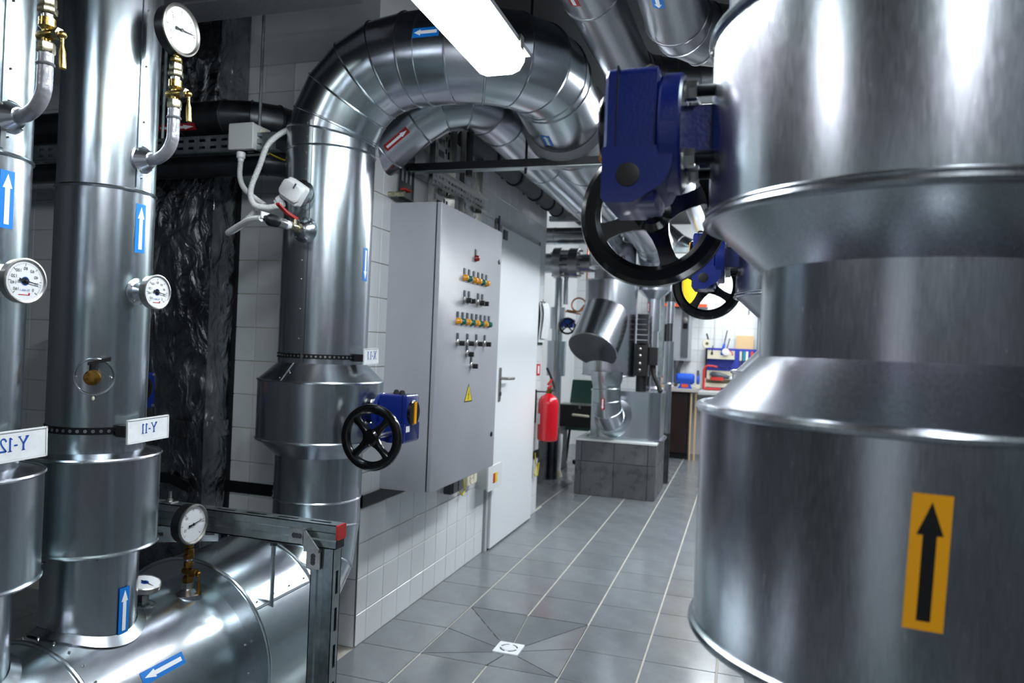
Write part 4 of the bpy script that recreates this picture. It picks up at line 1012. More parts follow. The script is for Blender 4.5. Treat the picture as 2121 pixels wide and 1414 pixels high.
# ================================================================= CONTROL CABINET
cx0, cx1, cy0, cy1, cz0, cz1 = -.278, -.03, .105, .95, .652, 1.936
cb = thing('control_cabinet', 'grey wall-mounted control cabinet with rows of amber and green lamps', 'cabinet', (cx0, (cy0+cy1)/2, cz0))
MB().rbox(((cx0-.0+(-.056))/2, (cy0+cy1)/2, (cz0+cz1)/2), (-.056-cx0, cy1-cy0, cz1-cz0), .004, 'y', 2).build('body', 'cabinet_paint', cb)
MB().bb((-.056, cy0+.006, cz0+.006), (-.051, cy1-.006, cz1-.006)).build('door_seal', 'cabinet_seal', cb, smooth=0)
dr = MB().rbox((-.0405, (cy0+cy1)/2, (cz0+cz1)/2), (.021, cy1-cy0, cz1-cz0), .004, 'x', 2, .003).build('door', 'cabinet_paint', cb)
XF = -.03
def plate_over(y, z): MB().bb((XF, y-.011, z+.017), (XF+.004, y+.011, z+.045)).bb((XF+.004, y-.009, z+.02), (XF+.0046, y+.009, z+.042)).build('label_plate', 'dark_plastic', dr, smooth=0)
def pilot(y, z, c):
    plate_over(y, z)
    MB().lathe((XF, y, z), (1, 0, 0), [(.0165, 0), (.0165, .006), (.0145, .009), (.0135, .017), (.01, .021), (0, .0225)], 20).build('pilot_lamp', c, dr)
def selector(y, z):
    plate_over(y, z)
    k = MB().lathe((XF, y, z), (1, 0, 0), [(.0165, 0), (.0165, .006), (.014, .008), (.0135, .014), (0, .015)], 20).build('selector_switch', 'zinc', dr)
    MB().rbox((XF+.024, y+.002, z-.003), (.026, .012, .024), .004, 'x', 2).build('selector_knob', 'black_plastic', dr)
pilot(.55, 1.742, 'lamp_red')
for y, c in zip((.407, .467, .534, .596, .657, .717), 'AGAAGA'): pilot(y, 1.632, 'lamp_amber' if c == 'A' else 'lamp_green')
for y in (.418, .476, .605, .666): selector(y, 1.527)
for k in range(8): pilot(.341+.0627*k, 1.421, 'lamp_green' if k % 2 else 'lamp_amber')
for y in (.351, .478, .603, .727): selector(y, 1.32)
selector(.479, 1.268); selector(.542, 1.209)
for y, z in ((.912, 1.767), (.895, .832)): MB().lathe((XF, y, z), (1, 0, 0), [(.013, 0), (.013, .004), (.009, .006), (0, .006)], 18).build('door_lock', 'black_plastic', dr)
ws = MB().prism([(-.055, 0), (.055, 0), (0, .088)], (XF, .525, 1.03), (0, 1, 0), (0, 0, 1), (.001, 0, 0)).build('warning_sign', 'print_black', dr, smooth=0)
MB().prism([(-.046, .005), (.046, .005), (0, .079)], (XF+.001, .525, 1.03), (0, 1, 0), (0, 0, 1), (.0006, 0, 0)).build('sign_field', 'sign_yellow', dr, smooth=0)
MB().prism([(.004, .056), (-.01, .033), (-.001, .035), (-.006, .018), (-.009, .02), (-.004, .009), (.003, .017), (-.001, .018), (.008, .041), (.0, .039), (.008, .056)], (XF+.0017, .525, 1.03), (0, 1, 0), (0, 0, 1), (.0005, 0, 0)).build('lightning_bolt', 'print_black', dr, smooth=0)
# things on the wall below the cabinet
sw = thing('light_switch', 'dark grey double light switch under the cabinet edge', 'switch', (-.27, .94, .49))
MB().rbox((-.255, .935, .53), (.045, .165, .085), .008, 'x', 3, .003).build('box', 'dark_plastic', sw)
for y in (.895, .975): MB().rbox((-.229, y, .53), (.012, .068, .07), .005, 'x', 3, .003).build('rocker', 'boiler_dark', sw)
so = thing('power_socket', 'cream surface-mounted power socket beside the light switch', 'socket', (-.27, 1.18, .48))
MB().rbox((-.255, 1.18, .535), (.045, .16, .09), .008, 'x', 3, .003).build('box', 'cream', so)
MB().lathe((-.233, 1.17, .53), (1, 0, 0), [(.034, 0), (.034, .003), (.031, .003), (.031, -.004), (0, -.004)], 24).build('socket_well', 'cream', so)
MB().ball((-.235, 1.155, .53), .005, 8, 5).ball((-.235, 1.185, .53), .005, 8, 5).build('contact_holes', 'print_black', so)
MB().bb((-.26, 1.12, .49), (-.252, 1.16, .515)).build('yellow_tab', 'sign_yellow', so, smooth=0)
eb2 = thing('breaker_box', 'grey breaker box with a clear cover beside the door', 'box', (-.27, 1.45, .42))
MB().bb((-.278, 1.36, .43), (-.20, 1.52, .56)).build('body', 'grey_plastic', eb2, smooth=0)
MB().rbox((-.195, 1.47, .495), (.01, .26, .15), .006, 'x', 3).build('cover', 'white_plastic', eb2)
MB().bb((-.19, 1.43, .46), (-.188, 1.51, .52)).build('yellow_label', 'sign_yellow', eb2, smooth=0)
MB().bb((-.1885, 1.43, .46), (-.187, 1.465, .52)).build('red_label', 'print_red', eb2, smooth=0)
tag(MB().tube(bez([(-.25, 1.0, .6), (-.235, 1.03, .54), (-.24, 1.06, .5), (-.25, 1.1, .47), (-.245, 1.06, .45), (-.25, 1.02, .48)], 6), .005, 6).build('earth_wire', 'yellow_wire'), 'green and yellow earth wire curling under the cabinet', 'wire')

# ================================================================= DOOR AND THE WALL BESIDE IT
do = struct(MB().bb((-.282, 1.575, .012), (-.245, 2.515, 2.08)).build('door_1', 'door_paint', smooth=0))
MB().bb((-.282, 1.53, 0), (-.262, 1.57, 2.12)).bb((-.282, 2.52, 0), (-.262, 2.56, 2.12)).bb((-.282, 1.53, 2.085), (-.262, 2.56, 2.125)).build('door_frame', 'lamp_housing', do, smooth=0)
MB().rbox((-.242, 1.645, 1.06), (.006, .04, .22), .01, 'x', 3).build('lock_plate', 'steel_satin', do)
MB().tube(bez([(-.245, 1.645, 1.1), (-.2, 1.645, 1.1), (-.19, 1.66, 1.1), (-.19, 1.78, 1.098)], 5), .0095, 10).build('handle', 'steel_satin', do)
MB().lathe((-.24, 1.645, 1.0), (1, 0, 0), [(.014, 0), (.014, .008), (0, .008)], 14).build('lock_cylinder', 'soot_metal', do)
for z in (.36, 1.9): MB().cyl((-.25, 2.518, z-.05), (-.25, 2.518, z+.05), .008, 8).build('hinge', 'steel_satin', do)
MB().bb((-.262, 1.545, 2.03), (-.256, 1.565, 2.14)).build('closer_rail', 'dark_plastic', do, smooth=0)
MB().bb((-.245, 1.60, 2.0), (-.235, 1.67, 2.06)).build('closer_plate', 'dark_plastic', do, smooth=0)
MB().bb((-.282, 1.58, .0), (-.27, 2.5, .012)).build('threshold_gap', 'cabinet_seal', do, smooth=0)
cl = thing('clipboard', 'green clipboard with curled white papers hanging by the corridor end', 'clipboard', (-.27, 2.68, 1.33))
MB().bb((-.276, 2.58, 1.33), (-.27, 2.76, 1.66)).build('board', 'green_plastic', cl, smooth=0)
mb = MB(); patch(mb, lambda u, v: V((-.262+.02*math.sin(v*3)*(1-v)+.01*u, 2.60+.15*u, 1.66-.31*v)), [(k/6, 0, 1) for k in range(7)], 4); mb.build('paper_sheet', 'paper', cl)
mb = MB(); patch(mb, lambda u, v: V((-.245+.03*math.sin(v*3)*(1-v)+.012*u, 2.62+.14*u, 1.66-.28*v)), [(k/6, 0, 1) for k in range(7)], 4); mb.build('paper_sheet', 'paper', cl)
MB().bb((-.268, 2.64, 1.65), (-.24, 2.70, 1.67)).cyl((-.255, 2.67, 1.66), (-.255, 2.67, 1.69), .004, 6).build('clip', 'steel_satin', cl)
sg = thing('fire_sign', 'small red fire-extinguisher sign above the extinguisher', 'sign', (-.277, 2.69, 1.09))
MB().bb((-.277, 2.64, 1.09), (-.275, 2.74, 1.18)).build('panel', 'print_red', sg, smooth=0)
MB().bb((-.275, 2.67, 1.105), (-.2745, 2.71, 1.165)).build('pictogram', 'print_white', sg, smooth=0)
fx, fy = -.17, 2.64
fe = thing('fire_extinguisher', 'red fire extinguisher hanging at the end of the corridor wall', 'extinguisher', (fx, fy, .58))
MB().lathe((fx, fy, .585), (0, 0, 1), [(0, .0), (.06, .002), (.077, .012), (.08, .03), (.08, .29), (.076, .32), (.06, .345), (.03, .365), (.022, .372)], 32).build('cylinder', 'red_paint', fe)
MB().lathe((fx, fy, .955), (0, 0, 1), [(.02, 0), (.022, .005), (.022, .025), (.014, .03), (.014, .045)], 16).build('valve_head', 'brass_aged', fe)
MB().prism([(-.01, 0), (.1, .02), (.1, .03), (-.01, .016)], (fx-.008, fy-.02, .99), (0, 1, 0), (0, 0, 1), (.016, 0, 0)).prism([(-.01, .03), (.09, .065), (.09, .075), (-.01, .045)], (fx-.008, fy-.02, .99), (0, 1, 0), (0, 0, 1), (.016, 0, 0)).build('handle', 'red_plastic', fe)
MB().tube(bez([(fx, fy+.02, .975), (fx+.02, fy+.1, .99), (fx-.02, fy+.12, 1.08), (fx-.05, fy+.1, 1.15)], 6), .01, 8).build('hose', 'black_rubber', fe)
MB().bb((-.278, fy-.015, .72), (-.27, fy+.015, .98)).bb((-.278, fy-.015, .962), (fx-.02, fy-.005, .972)).build('wall_hook', 'black_steel', fe, smooth=0)
patch(MB(), lambda u, v: V((fx+.0805*math.cos(u), fy+.0805*math.sin(u), v)), [(.72, -2.9, -2.2), (.80, -2.9, -2.2)], 5).build('print_label', 'print_white', fe)
tag(MB().bb((-.277, 2.60, .44), (-.268, 2.78, .50)).build('earthing_bar', 'black_steel', smooth=0), 'short black earthing bar below the fire extinguisher', 'bar')
tag(MB().tube(bez([(-.26, 2.63, .49), (-.25, 2.62, .42), (-.25, 2.66, .38), (-.25, 2.6, .33), (-.25, 2.68, .31), (-.25, 2.72, .40)], 6), .005, 6).build('earth_wire', 'yellow_wire'), 'loose green and yellow earth wires beside the corridor end', 'wire')

# ================================================================= RIGHT: THE TWO VALVE PIPES
def valve_pipe(x, y, dz, label, pd):
    t = thing('valve_pipe', label, 'pipe', (x, y, 0), 'large pipes with double valve covers at right')
    R, Rn = .241, .172; A = 'aluminium'
    L = lambda nm, prof, sg=88: MB().open_lathe((x, y, dz), (0, 0, 1), prof, sg).build(nm, A, t)
    L('pipe_section', [(Rn, -dz), (Rn, .915)])
    L('cone_collar', [(Rn, .915), (R, .981)])
    L('lower_cover', [(R, .981), (R, 1.250)])
    L('cone_collar', [(R, 1.250), (R-.012, 1.256), (Rn, 1.315)])
    L('pipe_section', [(Rn, 1.312), (Rn, 1.424)])
    L('cone_collar', [(Rn, 1.420), (R, 1.482)])
    L('upper_cover', [(R, 1.482), (R, 1.711)])
    L('cone_collar', [(R, 1.711), (Rn, 1.775)])
    L('pipe_section', [(Rn, 1.77), (Rn, 3.0)])
    for z, r in ((.981, .006), (1.249, .006), (1.482, .006), (1.490, .003), (1.711, .006)): MB().torus((x, y, z+dz), (0, 0, 1), R+.001, r, 88, 8).build('seam_bead', A, t)
    MB().lathe((x, y, dz-.0), (0, 0, 1), [(.2, -dz), (.2, .012), (.176, .02)], 48).build('floor_rosette', A, t)
    return t
v1 = valve_pipe(1.449, -1.864, 0, 'nearest valve pipe at right with a yellow arrow sticker', 0)
sticker(v1, (1.449, -1.864, 0), (0, 0, 1), (1, 0, 0), .241, 1.074, 1.197, -96.2, .0325, 'sticker_yellow', 'print_black', 1, lean=.04)
rivets(v1, [V((1.449+.242*math.cos(R_(a)), -1.864+.242*math.sin(R_(a)), z)) for a, z in ((-176, 1.70), (-178, 1.50))], .004)
v2 = valve_pipe(1.468, -.455, .013, 'second valve pipe farther back at right, mostly hidden by the nearest one', 0)
gv = gear_valve('large dark blue gear valve with black handwheel on the nearest valve pipe', (1.208, -1.864, 1.603), -1, 1, (-.015, .034, .062, .132), wheelR=.119, ang=70)
gear_valve('blue gear valve with black handwheel on the second valve pipe, seen below the first', (1.227, -.455, 1.616), -1, 1, (-.015, .034, .062, .132), wheelR=.119, ang=30)
# tag with bracket on top of the nearest pipe
nt_ = thing('name_tag', 'clear tag holder on a steel bracket at the top of the nearest valve pipe', 'sign', (1.21, -1.95, 1.74))
MB().bb((1.2365, -1.835, 1.72), (1.2415, -1.80, 1.86)).bb((1.2365, -1.84, 1.74), (1.262, -1.80, 1.745)).build('bracket', 'strut_steel', nt_, smooth=0)
MB().bb((1.2235, -1.836, 1.738), (1.2362, -1.826, 1.81)).build('holder', 'white_plastic', nt_, smooth=0)
MB().bb((1.2237, -1.8365, 1.7655), (1.236, -1.836, 1.7662)).bb((1.2245, -1.8365, 1.738), (1.2251, -1.836, 1.81)).build('printed_line', 'print_blue', nt_, smooth=0)
# valve head that peeks out behind the Y-11 riser
vh = thing('blue_gear_valve', 'dark blue valve head with a yellow pointer peeking out behind the Y-11 riser', 'valve', (-1.17, -.6, 0))
MB().cyl((-1.2, -.6, 0), (-1.2, -.6, 1.5), .09, 28).build('pipe_section', 'soot_metal', vh)
MB().rbox((-1.02, -.6, 1.085), (.165, .12, .14), .01, 'x', 3, .003).build('housing', 'blue_paint', vh)
MB().lathe((-.9375, -.6, 1.095), (1, 0, 0), [(.045, 0), (.045, .004), (.04, .006), (0, .006)], 28).build('indicator_disc', 'black_gloss', vh)
MB().box((-.93, -.6, 1.095), (.003, .014, .08)).build('indicator_pointer', 'sticker_yellow', vh, smooth=0)
for y in (-.65, -.55):
    for z in (1.025, 1.145): MB().lathe((-.9375, y, z), (1, 0, 0), [(.006, 0), (.006, .003), (0, .004)], 10).build('screw', 'zinc', vh)

# ================================================================= REAR: PLINTH AND PUMP GROUP
pl = thing('tiled_plinth', 'low dark-tiled concrete plinth carrying the pump casing', 'plinth', (.2, 3.985, 0))
MB().bb((-.15, 3.64, 0), (.55, 4.34, .49)).build('core', 'cabinet_seal', pl, smooth=0)
for a, b in ((-.16, -.105), (-.105, .19), (.19, .49), (.49, .56)):
    for c, d in ((0.0, .305), (.305, .488)):
        tile(pl, (a+.002, 3.64, c+.002), (1, 0, 0), (0, 0, 1), (0, -1, 0), b-a-.004, d-c-.004, .01, 'plinth_tile')
for a, b in ((3.635, 3.93), (3.93, 4.23), (4.23, 4.345)):
    for c, d in ((0.0, .305), (.305, .488)):
        tile(pl, (.55, a+.002, c+.002), (0, 1, 0), (0, 0, 1), (1, 0, 0), b-a-.004, d-c-.004, .01, 'plinth_tile')
        tile(pl, (-.15, a+.002, c+.002), (0, 1, 0), (0, 0, 1), (-1, 0, 0), b-a-.004, d-c-.004, .01, 'plinth_tile')
MB().bb((-.165, 3.625, .488), (.565, 4.35, .505)).build('top_slab', 'concrete_white', pl, smooth=0)
pc = thing('pump_casing', 'rounded galvanised pump casing standing on the tiled plinth', 'casing', (.25, 3.98, .505))
MB().rbox((.25, 3.98, .72), (.64, .5, .43), .11, 'z', 8).build('shell', 'galvanised', pc)
MB().rbox((.25, 3.98, .94), (.655, .515, .014), .115, 'z', 8).build('top_rim', 'galvanised', pc)
MB().rbox((.25, 3.98, .512), (.70, .56, .012), .12, 'z', 8).build('base_rim', 'galvanised', pc)
MB().lathe((.165, 3.73, .70), (.12, -1, -.05), [(.175, -.02), (.18, .0), (.178, .012), (.12, .03)], 48).build('flange_disc', 'galvanised', pc)
ep = thing('pump_elbow', 'tapering segmented elbow with red arrow label entering the pump casing', 'pipe', (.12, 3.6, .7))
pts = [V((.115, 3.55, 1.09)), V((.118, 3.55, .97)), V((.125, 3.55, .86)), V((.135, 3.565, .77)), V((.15, 3.62, .71)), V((.16, 3.72, .70))]
mitred(ep, pts, .122, 'galvanised', 32)
MB().open_lathe((.115, 3.55, 1.0), (0, 0, 1), [(.123, 0), (.14, .06), (.14, .12)], 32).build('reducer', 'galvanised', ep)
sticker(ep, (.118, 3.55, 0), (0, 0, 1), (0, -1, 0), .124, .79, .89, -4, .035, 'sticker_red', 'print_white', -1)
st = thing('strainer_pipe', 'wide vertical pipe with a slanted capped strainer in front, above the plinth', 'pipe', (.07, 3.85, 1.0))
sx, sy = .075, 3.85
for nm, pr in (('main_cover', [(.24, 1.08), (.24, 1.95)]), ('shoulder', [(.24, 1.95), (.165, 1.97)]), ('neck', [(.165, 1.96), (.165, 2.06)]), ('shoulder', [(.165, 2.05), (.215, 2.07)]), ('upper_cover', [(.215, 2.07), (.215, 2.29)]), ('upper_shoulder', [(.215, 2.29), (.15, 2.33)]), ('riser', [(.15, 2.3), (.15, 3.0)]), ('bottom_disc', [(.24, 1.08), (.1, 1.079)])):
    MB().open_lathe((sx, sy, 0), (0, 0, 1), pr, 48).build(nm, 'aluminium', st)
for z, r in ((1.08, .244), (1.95, .241), (2.07, .216), (2.29, .216)): MB().torus((sx, sy, z), (0, 0, 1), r, .006, 48, 6).build('seam_bead', 'aluminium', st)
D = V((-.16, -.62, -.76)).normalized(); o = V((.07, 3.86, 1.72))
br = MB().open_lathe(o, D, [(.222, 0), (.222, .54)], 48).build('strainer_branch', 'aluminium', st)
MB().lathe(o+D*.54, D, [(.224, -.006), (.226, 0), (.222, .005), (.0, .012)], 48).build('strainer_cap', 'dull_metal', br)
sticker(st, (sx, sy, 0), (0, 0, 1), (0, -1, 0), .216, 2.1, 2.16, 35, .03, 'sticker_red', 'print_white', 1)
pm = thing('pump_controller', 'black ribbed pump controller standing right of the strainer', 'controller', (.39, 3.8, 1.08))
for k in range(6): MB().rbox((.385, 3.8, 1.39+.047*k), (.1, .12, .04), .015, 'z', 3).build('cooling_rib', 'black_plastic', pm)
MB().rbox((.385, 3.81, 1.235), (.12, .14, .29), .015, 'z', 3).build('housing', 'black_plastic', pm)
for z in (1.14, 1.2, 1.27, 1.33): MB().ball((.375, 3.738, z), .016, 8, 5).build('knob', 'steel_satin', pm)
MB().rbox((.485, 3.8, 1.27), (.08, .1, .16), .012, 'z', 3).build('terminal_box', 'black_plastic', pm)
MB().tube(bez([(.485, 3.8, 1.19), (.5, 3.78, 1.1), (.54, 3.74, 1.03), (.57, 3.7, .96)], 6), .022, 10).build('cable', 'black_rubber', pm)
MB().cyl((.385, 3.81, .94), (.385, 3.81, 1.1), .05, 16).build('foot', 'black_plastic', pm)
sp = thing('slim_pipe', 'slim bright vertical pipe with small red label right of the strainer', 'pipe', (.44, 4.05, .95))
MB().lathe((.44, 4.05, 0), (0, 0, 1), [(.065, 1.5), (.065, 1.8), (.155, 1.885)], 28).build('cover', 'aluminium', sp)
MB().cyl((.44, 4.05, .95), (.44, 4.05, 1.5), .05, 24).build('pipe_section', 'aluminium', sp)
MB().lathe((.44, 4.05, .94), (0, 0, 1), [(.12, 0), (.12, .03), (.1, .05), (.1, .14)], 28).build('base_cover', 'aluminium', sp)
sticker(sp, (.44, 4.05, 0), (0, 0, 1), (0, -1, 0), .066, 1.68, 1.77, -38, .03, 'sticker_red', 'print_white', 1)
s2 = thing('slim_pipe', 'slim stepped pipe behind the steel post near the workbench', 'pipe', (.545, 4.6, .95))
for z0, z1, r in ((.5, 1.0, .04), (1.0, 1.42, .05), (1.42, 1.6, .03), (1.6, 1.82, .04), (1.82, 2.3, .02)): MB().cyl((.545, 4.6, z0), (.545, 4.6, z1), r, 24).build('pipe_section', 'aluminium' if r > .035 else 'soot_metal', s2)
MB().torus((.545, 4.6, 1.0), (0, 0, 1), .058, .008, 24, 6).build('collar', 'aluminium', s2)
MB().cyl((.545, 4.6, 0), (.545, 4.6, .5), .04, 16).build('lower_leg', 'soot_metal', s2)
rk = thing('strut_rack', 'pale steel strut rack with upright posts behind the strainer', 'frame', (.3, 4.2, 0))
for x in (.485,): MB().bb((x-.02, 4.36, 0), (x+.02, 4.40, 3.0)).build('post', 'strut_steel', rk, smooth=0)
MB().bb((.2, 4.34, 2.28), (.75, 4.42, 2.33)).build('crossbar', 'strut_steel', rk, smooth=0)
MB().bb((-.62, 4.1, 2.56), (.1, 4.16, 2.61)).build('crossbar', 'strut_steel', rk, smooth=0)
MB().cyl((.26, 4.38, 2.3), (.22, 4.38, 3.0), .014, 10).build('hanger_rod', 'zinc', rk)
nz = thing('brass_nozzle', 'small brass fitting hanging under the pale strut bar', 'fitting', (.43, 4.3, 2.25))
MB().lathe((.43, 4.3, 2.2), (0, 0, 1), [(.02, 0), (.02, .03), (.012, .04), (.022, .06), (.022, .1), (.01, .11), (.016, .13), (.01, .17)], 12).build('body', 'brass', nz)
duct_pipe('slanting bright pipe seen through the large handwheel', [V((.1, 4.9, 2.85)), V((.30, 4.8, 2.7)), V((.62, 4.65, 2.42)), V((.75, 4.6, 2.36)), V((.9, 4.6, 2.33))], .075)
duct_pipe('bright horizontal pipe below the rear crossbar at the corridor end', [V((-.94, 4.3, 2.44)), V((-.6, 4.3, 2.44)), V((-.1, 4.3, 2.44)), V((.0, 4.3, 2.44))], .085)
hv = thing('flanged_pipe', 'thick flanged horizontal pipe left of the strainer top', 'pipe', (-.5, 4.25, 2.1))
for a, b, r in ((-.94, -.58, .10), (-.58, -.5, .155), (-.5, -.42, .10), (-.42, -.33, .15), (-.33, -.05, .09)): MB().cyl((a, 4.25, 2.16), (b, 4.25, 2.16), r, 28).build('pipe_section', 'aluminium', hv)
for k in range(6):
    a = PI*k/3+.3; MB().cyl((-.60, 4.25+.13*math.cos(a), 2.16+.13*math.sin(a)), (-.3, 4.25+.13*math.cos(a), 2.16+.13*math.sin(a)), .011, 8).build('flange_bolt', 'zinc', hv)
lp = thing('side_riser', 'narrow riser with small covers and a blue handwheel behind the corridor end', 'pipe', (-.54, 4.3, 0))
for z0, z1, r in ((.5, 1.03, .06), (1.03, 1.38, .095), (1.38, 1.5, .055), (1.5, 1.72, .075), (1.72, 2.1, .04)):
    MB().cyl((-.54, 4.3, z0), (-.54, 4.3, z1), r, 24).build('pipe_section', 'galvanised', lp)
MB().cyl((-.53, 4.25, .0), (-.53, 4.25, .52), .055, 16).build('lower_leg', 'soot_metal', lp)
MB().cyl((-.46, 4.27, 1.75), (-.46, 4.27, 2.2), .025, 12).build('bypass', 'aluminium', lp)
bw = thing('blue_handwheel_valve', 'tiny blue valve with a black wheel on the side riser', 'valve', (-.42, 4.2, 1.5))
MB().torus((-.40, 4.14, 1.53), (.25, -1, 0), .075, .011, 32, 8).build('wheel_rim', 'black_gloss', bw)
MB().ball((-.40, 4.14, 1.53), .02, 10, 6).build('wheel_hub', 'black_gloss', bw)
for k in range(4):
    a = R_(45+90*k); MB().cyl((-.40, 4.14, 1.53), (-.40+.07*math.cos(a)*.97, 4.14+.07*math.cos(a)*.24, 1.53+.07*math.sin(a)), .007, 8).build('wheel_spoke', 'black_gloss', bw)
MB().rbox((-.40, 4.22, 1.56), (.1, .1, .09), .02, 'y', 3).build('gearbox', 'blue_bright', bw)
MB().cyl((-.40, 4.25, 1.56), (-.52, 4.3, 1.56), .025, 12).build('stem', 'blue_bright', bw)
# copper capillary with its loop
cu = [(-.30, 4.5, 2.42), (-.30, 4.5, 2.2), (-.30, 4.5, 1.95), (-.30, 4.5, 1.78)]
lo = [(-.37+.07*math.cos(R_(a)), 4.5-.0002*a, 1.76+.07*math.sin(R_(a))) for a in range(0, 361, 30)]
tag(MB().tube(bez(cu+lo+[(-.36, 4.42, 1.69), (-.48, 4.42, 1.70)], 4), .0085, 8).build('copper_tube', 'copper'), 'thin copper capillary with a round loop left of the strainer', 'tube')
tag(MB().tube(bez([(-.16, 4.5, 2.35), (-.17, 4.5, 2.0), (-.17, 4.5, 1.75), (-.2, 4.5, 1.67), (-.3, 4.48, 1.66), (-.5, 4.45, 1.69)], 6), .0075, 8).build('copper_tube', 'copper'), 'second copper capillary close beside the strainer', 'tube')
# chair with tool case
ch = thing('plastic_chair', 'dark green plastic chair in the rear left corner', 'chair', (-.42, 5.15, 0))
mb = MB(); patch(mb, lambda u, v: V((-.42+.46*(u-.5), 5.42+.06*math.sin(v*2)-.12*(u-.5)**2, .45+.5*v)), [(k/6, .0+.06*(k/6)**2, 1-.06*(k/6)**2) for k in range(7)], 8)
mb.v += [p+V((0, .02, 0)) for p in mb.v]; n = len(mb.v)//2; mb.f += [tuple(i+n for i in f[::-1]) for f in mb.f]; mb.build('backrest', 'green_plastic', ch)
MB().rbox((-.42, 5.18, .435), (.46, .46, .03), .06, 'z', 5).build('seat', 'green_plastic', ch)
for sx_ in (-1, 1):
    for sy_ in (-1, 1): MB().tube([(-.42+sx_*.19, 5.18+sy_*.18, .43), (-.42+sx_*.24, 5.18+sy_*.23, .0)], .016, 8).build('leg', 'black_steel', ch)
tc_ = thing('tool_case', 'black tool case with a pale handle lying on the green chair', 'case', (-.42, 5.05, .45))
MB().rbox((-.42, 5.08, .575), (.44, .24, .25), .02, 'y', 4).build('body', 'black_plastic', tc_)
MB().bb((-.65, 4.955, .693), (-.19, 5.205, .702)).build('lid_trim', 'steel_satin', tc_, smooth=0)
MB().tube(bez([(-.49, 4.95, .585), (-.47, 4.92, .59), (-.34, 4.92, .585), (-.32, 4.95, .58)], 5), .014, 8).build('handle', 'cream', tc_)
MB().bb((-.43, 4.95, .66), (-.41, 4.955, .70)).build('latch', 'steel_satin', tc_, smooth=0)
wf = thing('floor_hose', 'white hose with a foot beside the dark footing at the corridor end', 'hose', (-.5, 3.9, 0))
MB().tube(bez([(-.51, 4.5, .42), (-.5, 4.45, .3), (-.5, 4.42, .12), (-.5, 4.4, .05)], 6), .022, 10).build('tube', 'white_plastic', wf)
MB().lathe((-.5, 4.4, 0), (0, 0, 1), [(.045, 0), (.04, .03), (.025, .07)], 14).build('foot', 'cream', wf)
tag(MB().tube(bez([(-.46, 4.9, .08), (-.36, 4.9, .1), (-.26, 4.95, .11), (-.1, 5.0, .04)], 6), .025, 8).build('floor_cable', 'black_rubber'), 'black cable lying on the floor behind the plinth', 'cable')

# ================================================================= REAR: WORKSHOP CORNER
bn = thing('workbench', 'workbench with pale top and dark veneer door at the back wall', 'bench', (.8, 6.6, 0))
MB().bb((.05, 6.28, .835), (.745, 6.94, .87)).build('top', 'worktop', bn, smooth=0)
MB().bb((.75, 6.26, .815), (2.0, 6.94, .85)).build('top_extension', 'grey_plastic', bn, smooth=0)
MB().bb((.1, 6.4, .09), (.64, 6.93, .835)).build('carcass', 'black_steel', bn, smooth=0)
dv = MB().bb((.12, 6.36, .08), (.625, 6.4, .83)).build('door', 'dark_veneer', bn, smooth=0)
MB().ball((.345, 6.345, .77), .018, 10, 6).build('knob', 'brass_pale', dv)
for x in (.66, .715): MB().bb((x, 6.33, 0), (x+.02, 6.37, .82)).build('leg', 'wood_pale', bn, smooth=0)
MB().bb((1.9, 6.33, 0), (1.94, 6.37, .82)).build('leg', 'wood_pale', bn, smooth=0)
MB().bb((.1, 6.42, 0), (.64, 6.9, .09)).build('kickboard', 'print_black', bn, smooth=0)
bg = thing('bench_grinder', 'blue bench grinder with orange label on the workbench', 'grinder', (.58, 6.45, .87))
MB().lathe((.47, 6.46, .99), (1, 0, 0), [(.05, 0), (.066, .02), (.066, .2), (.05, .22)], 24).build('motor', 'blue_bright', bg)
MB().prism([(-.085, 0), (.085, 0), (.06, .05), (.06, .1), (-.06, .1), (-.06, .05)], (.58, 6.41, .87), (1, 0, 0), (0, 0, 1), (0, .1, 0)).build('foot', 'blue_bright', bg)
MB().bb((.54, 6.40, .885), (.62, 6.409, .925)).build('label_panel', 'orange', bg, smooth=0)
for x in (.40, .72):
    MB().lathe((x, 6.46, .99), (1, 0, 0), [(.0, 0), (.07, .003), (.07, .03), (0, .033)], 24).build('wheel_guard', 'blue_bright', bg)
    MB().rbox((x+.012, 6.42, 1.02), (.03, .03, .16), .006, 'z', 2).build('spark_shield', 'dark_plastic', bg)
    MB().bb((x-.01, 6.38, .88), (x+.04, 6.46, .93)).build('tool_rest', 'cream', bg, smooth=0)
jr = thing('glass_jar', 'jar of yellowish parts with a red lid on the workbench', 'jar', (.34, 6.42, .87))
MB().lathe((.34, 6.42, .87), (0, 0, 1), [(.05, 0), (.055, .01), (.055, .1), (.04, .12)], 20).build('body', 'wood_pale', jr)
MB().lathe((.34, 6.42, .99), (0, 0, 1), [(.044, 0), (.044, .025), (0, .026)], 20).build('lid', 'print_red', jr)
bo = thing('wall_boiler', 'grey wall-hung boiler with a dark control strip above the bench', 'boiler', (.47, 6.8, 1.2))
MB().rbox((.47, 6.83, 1.545), (.27, .22, .67), .01, 'z', 3).build('casing', 'boiler_grey', bo)
cs = MB().rbox((.535, 6.715, 1.555), (.085, .02, .6), .004, 'y', 2).build('control_strip', 'boiler_dark', bo)
MB().lathe((.535, 6.705, 1.735), (0, -1, 0), [(.03, 0), (.028, .012), (0, .014)], 18).build('dial', 'steel_satin', cs)
MB().bb((.505, 6.70, 1.62), (.565, 6.705, 1.69)).build('display', 'black_gloss', cs, smooth=0)
for x, q in ((.40, .02), (.49, -.03), (.52, -.05)): MB().tube(bez([(x, 6.8, 1.21), (x+q, 6.8, 1.1), (x+q, 6.82, .96), (x+q*2, 6.85, .88)], 5), .018, 8).build('boiler_pipe', 'boiler_dark', bo)
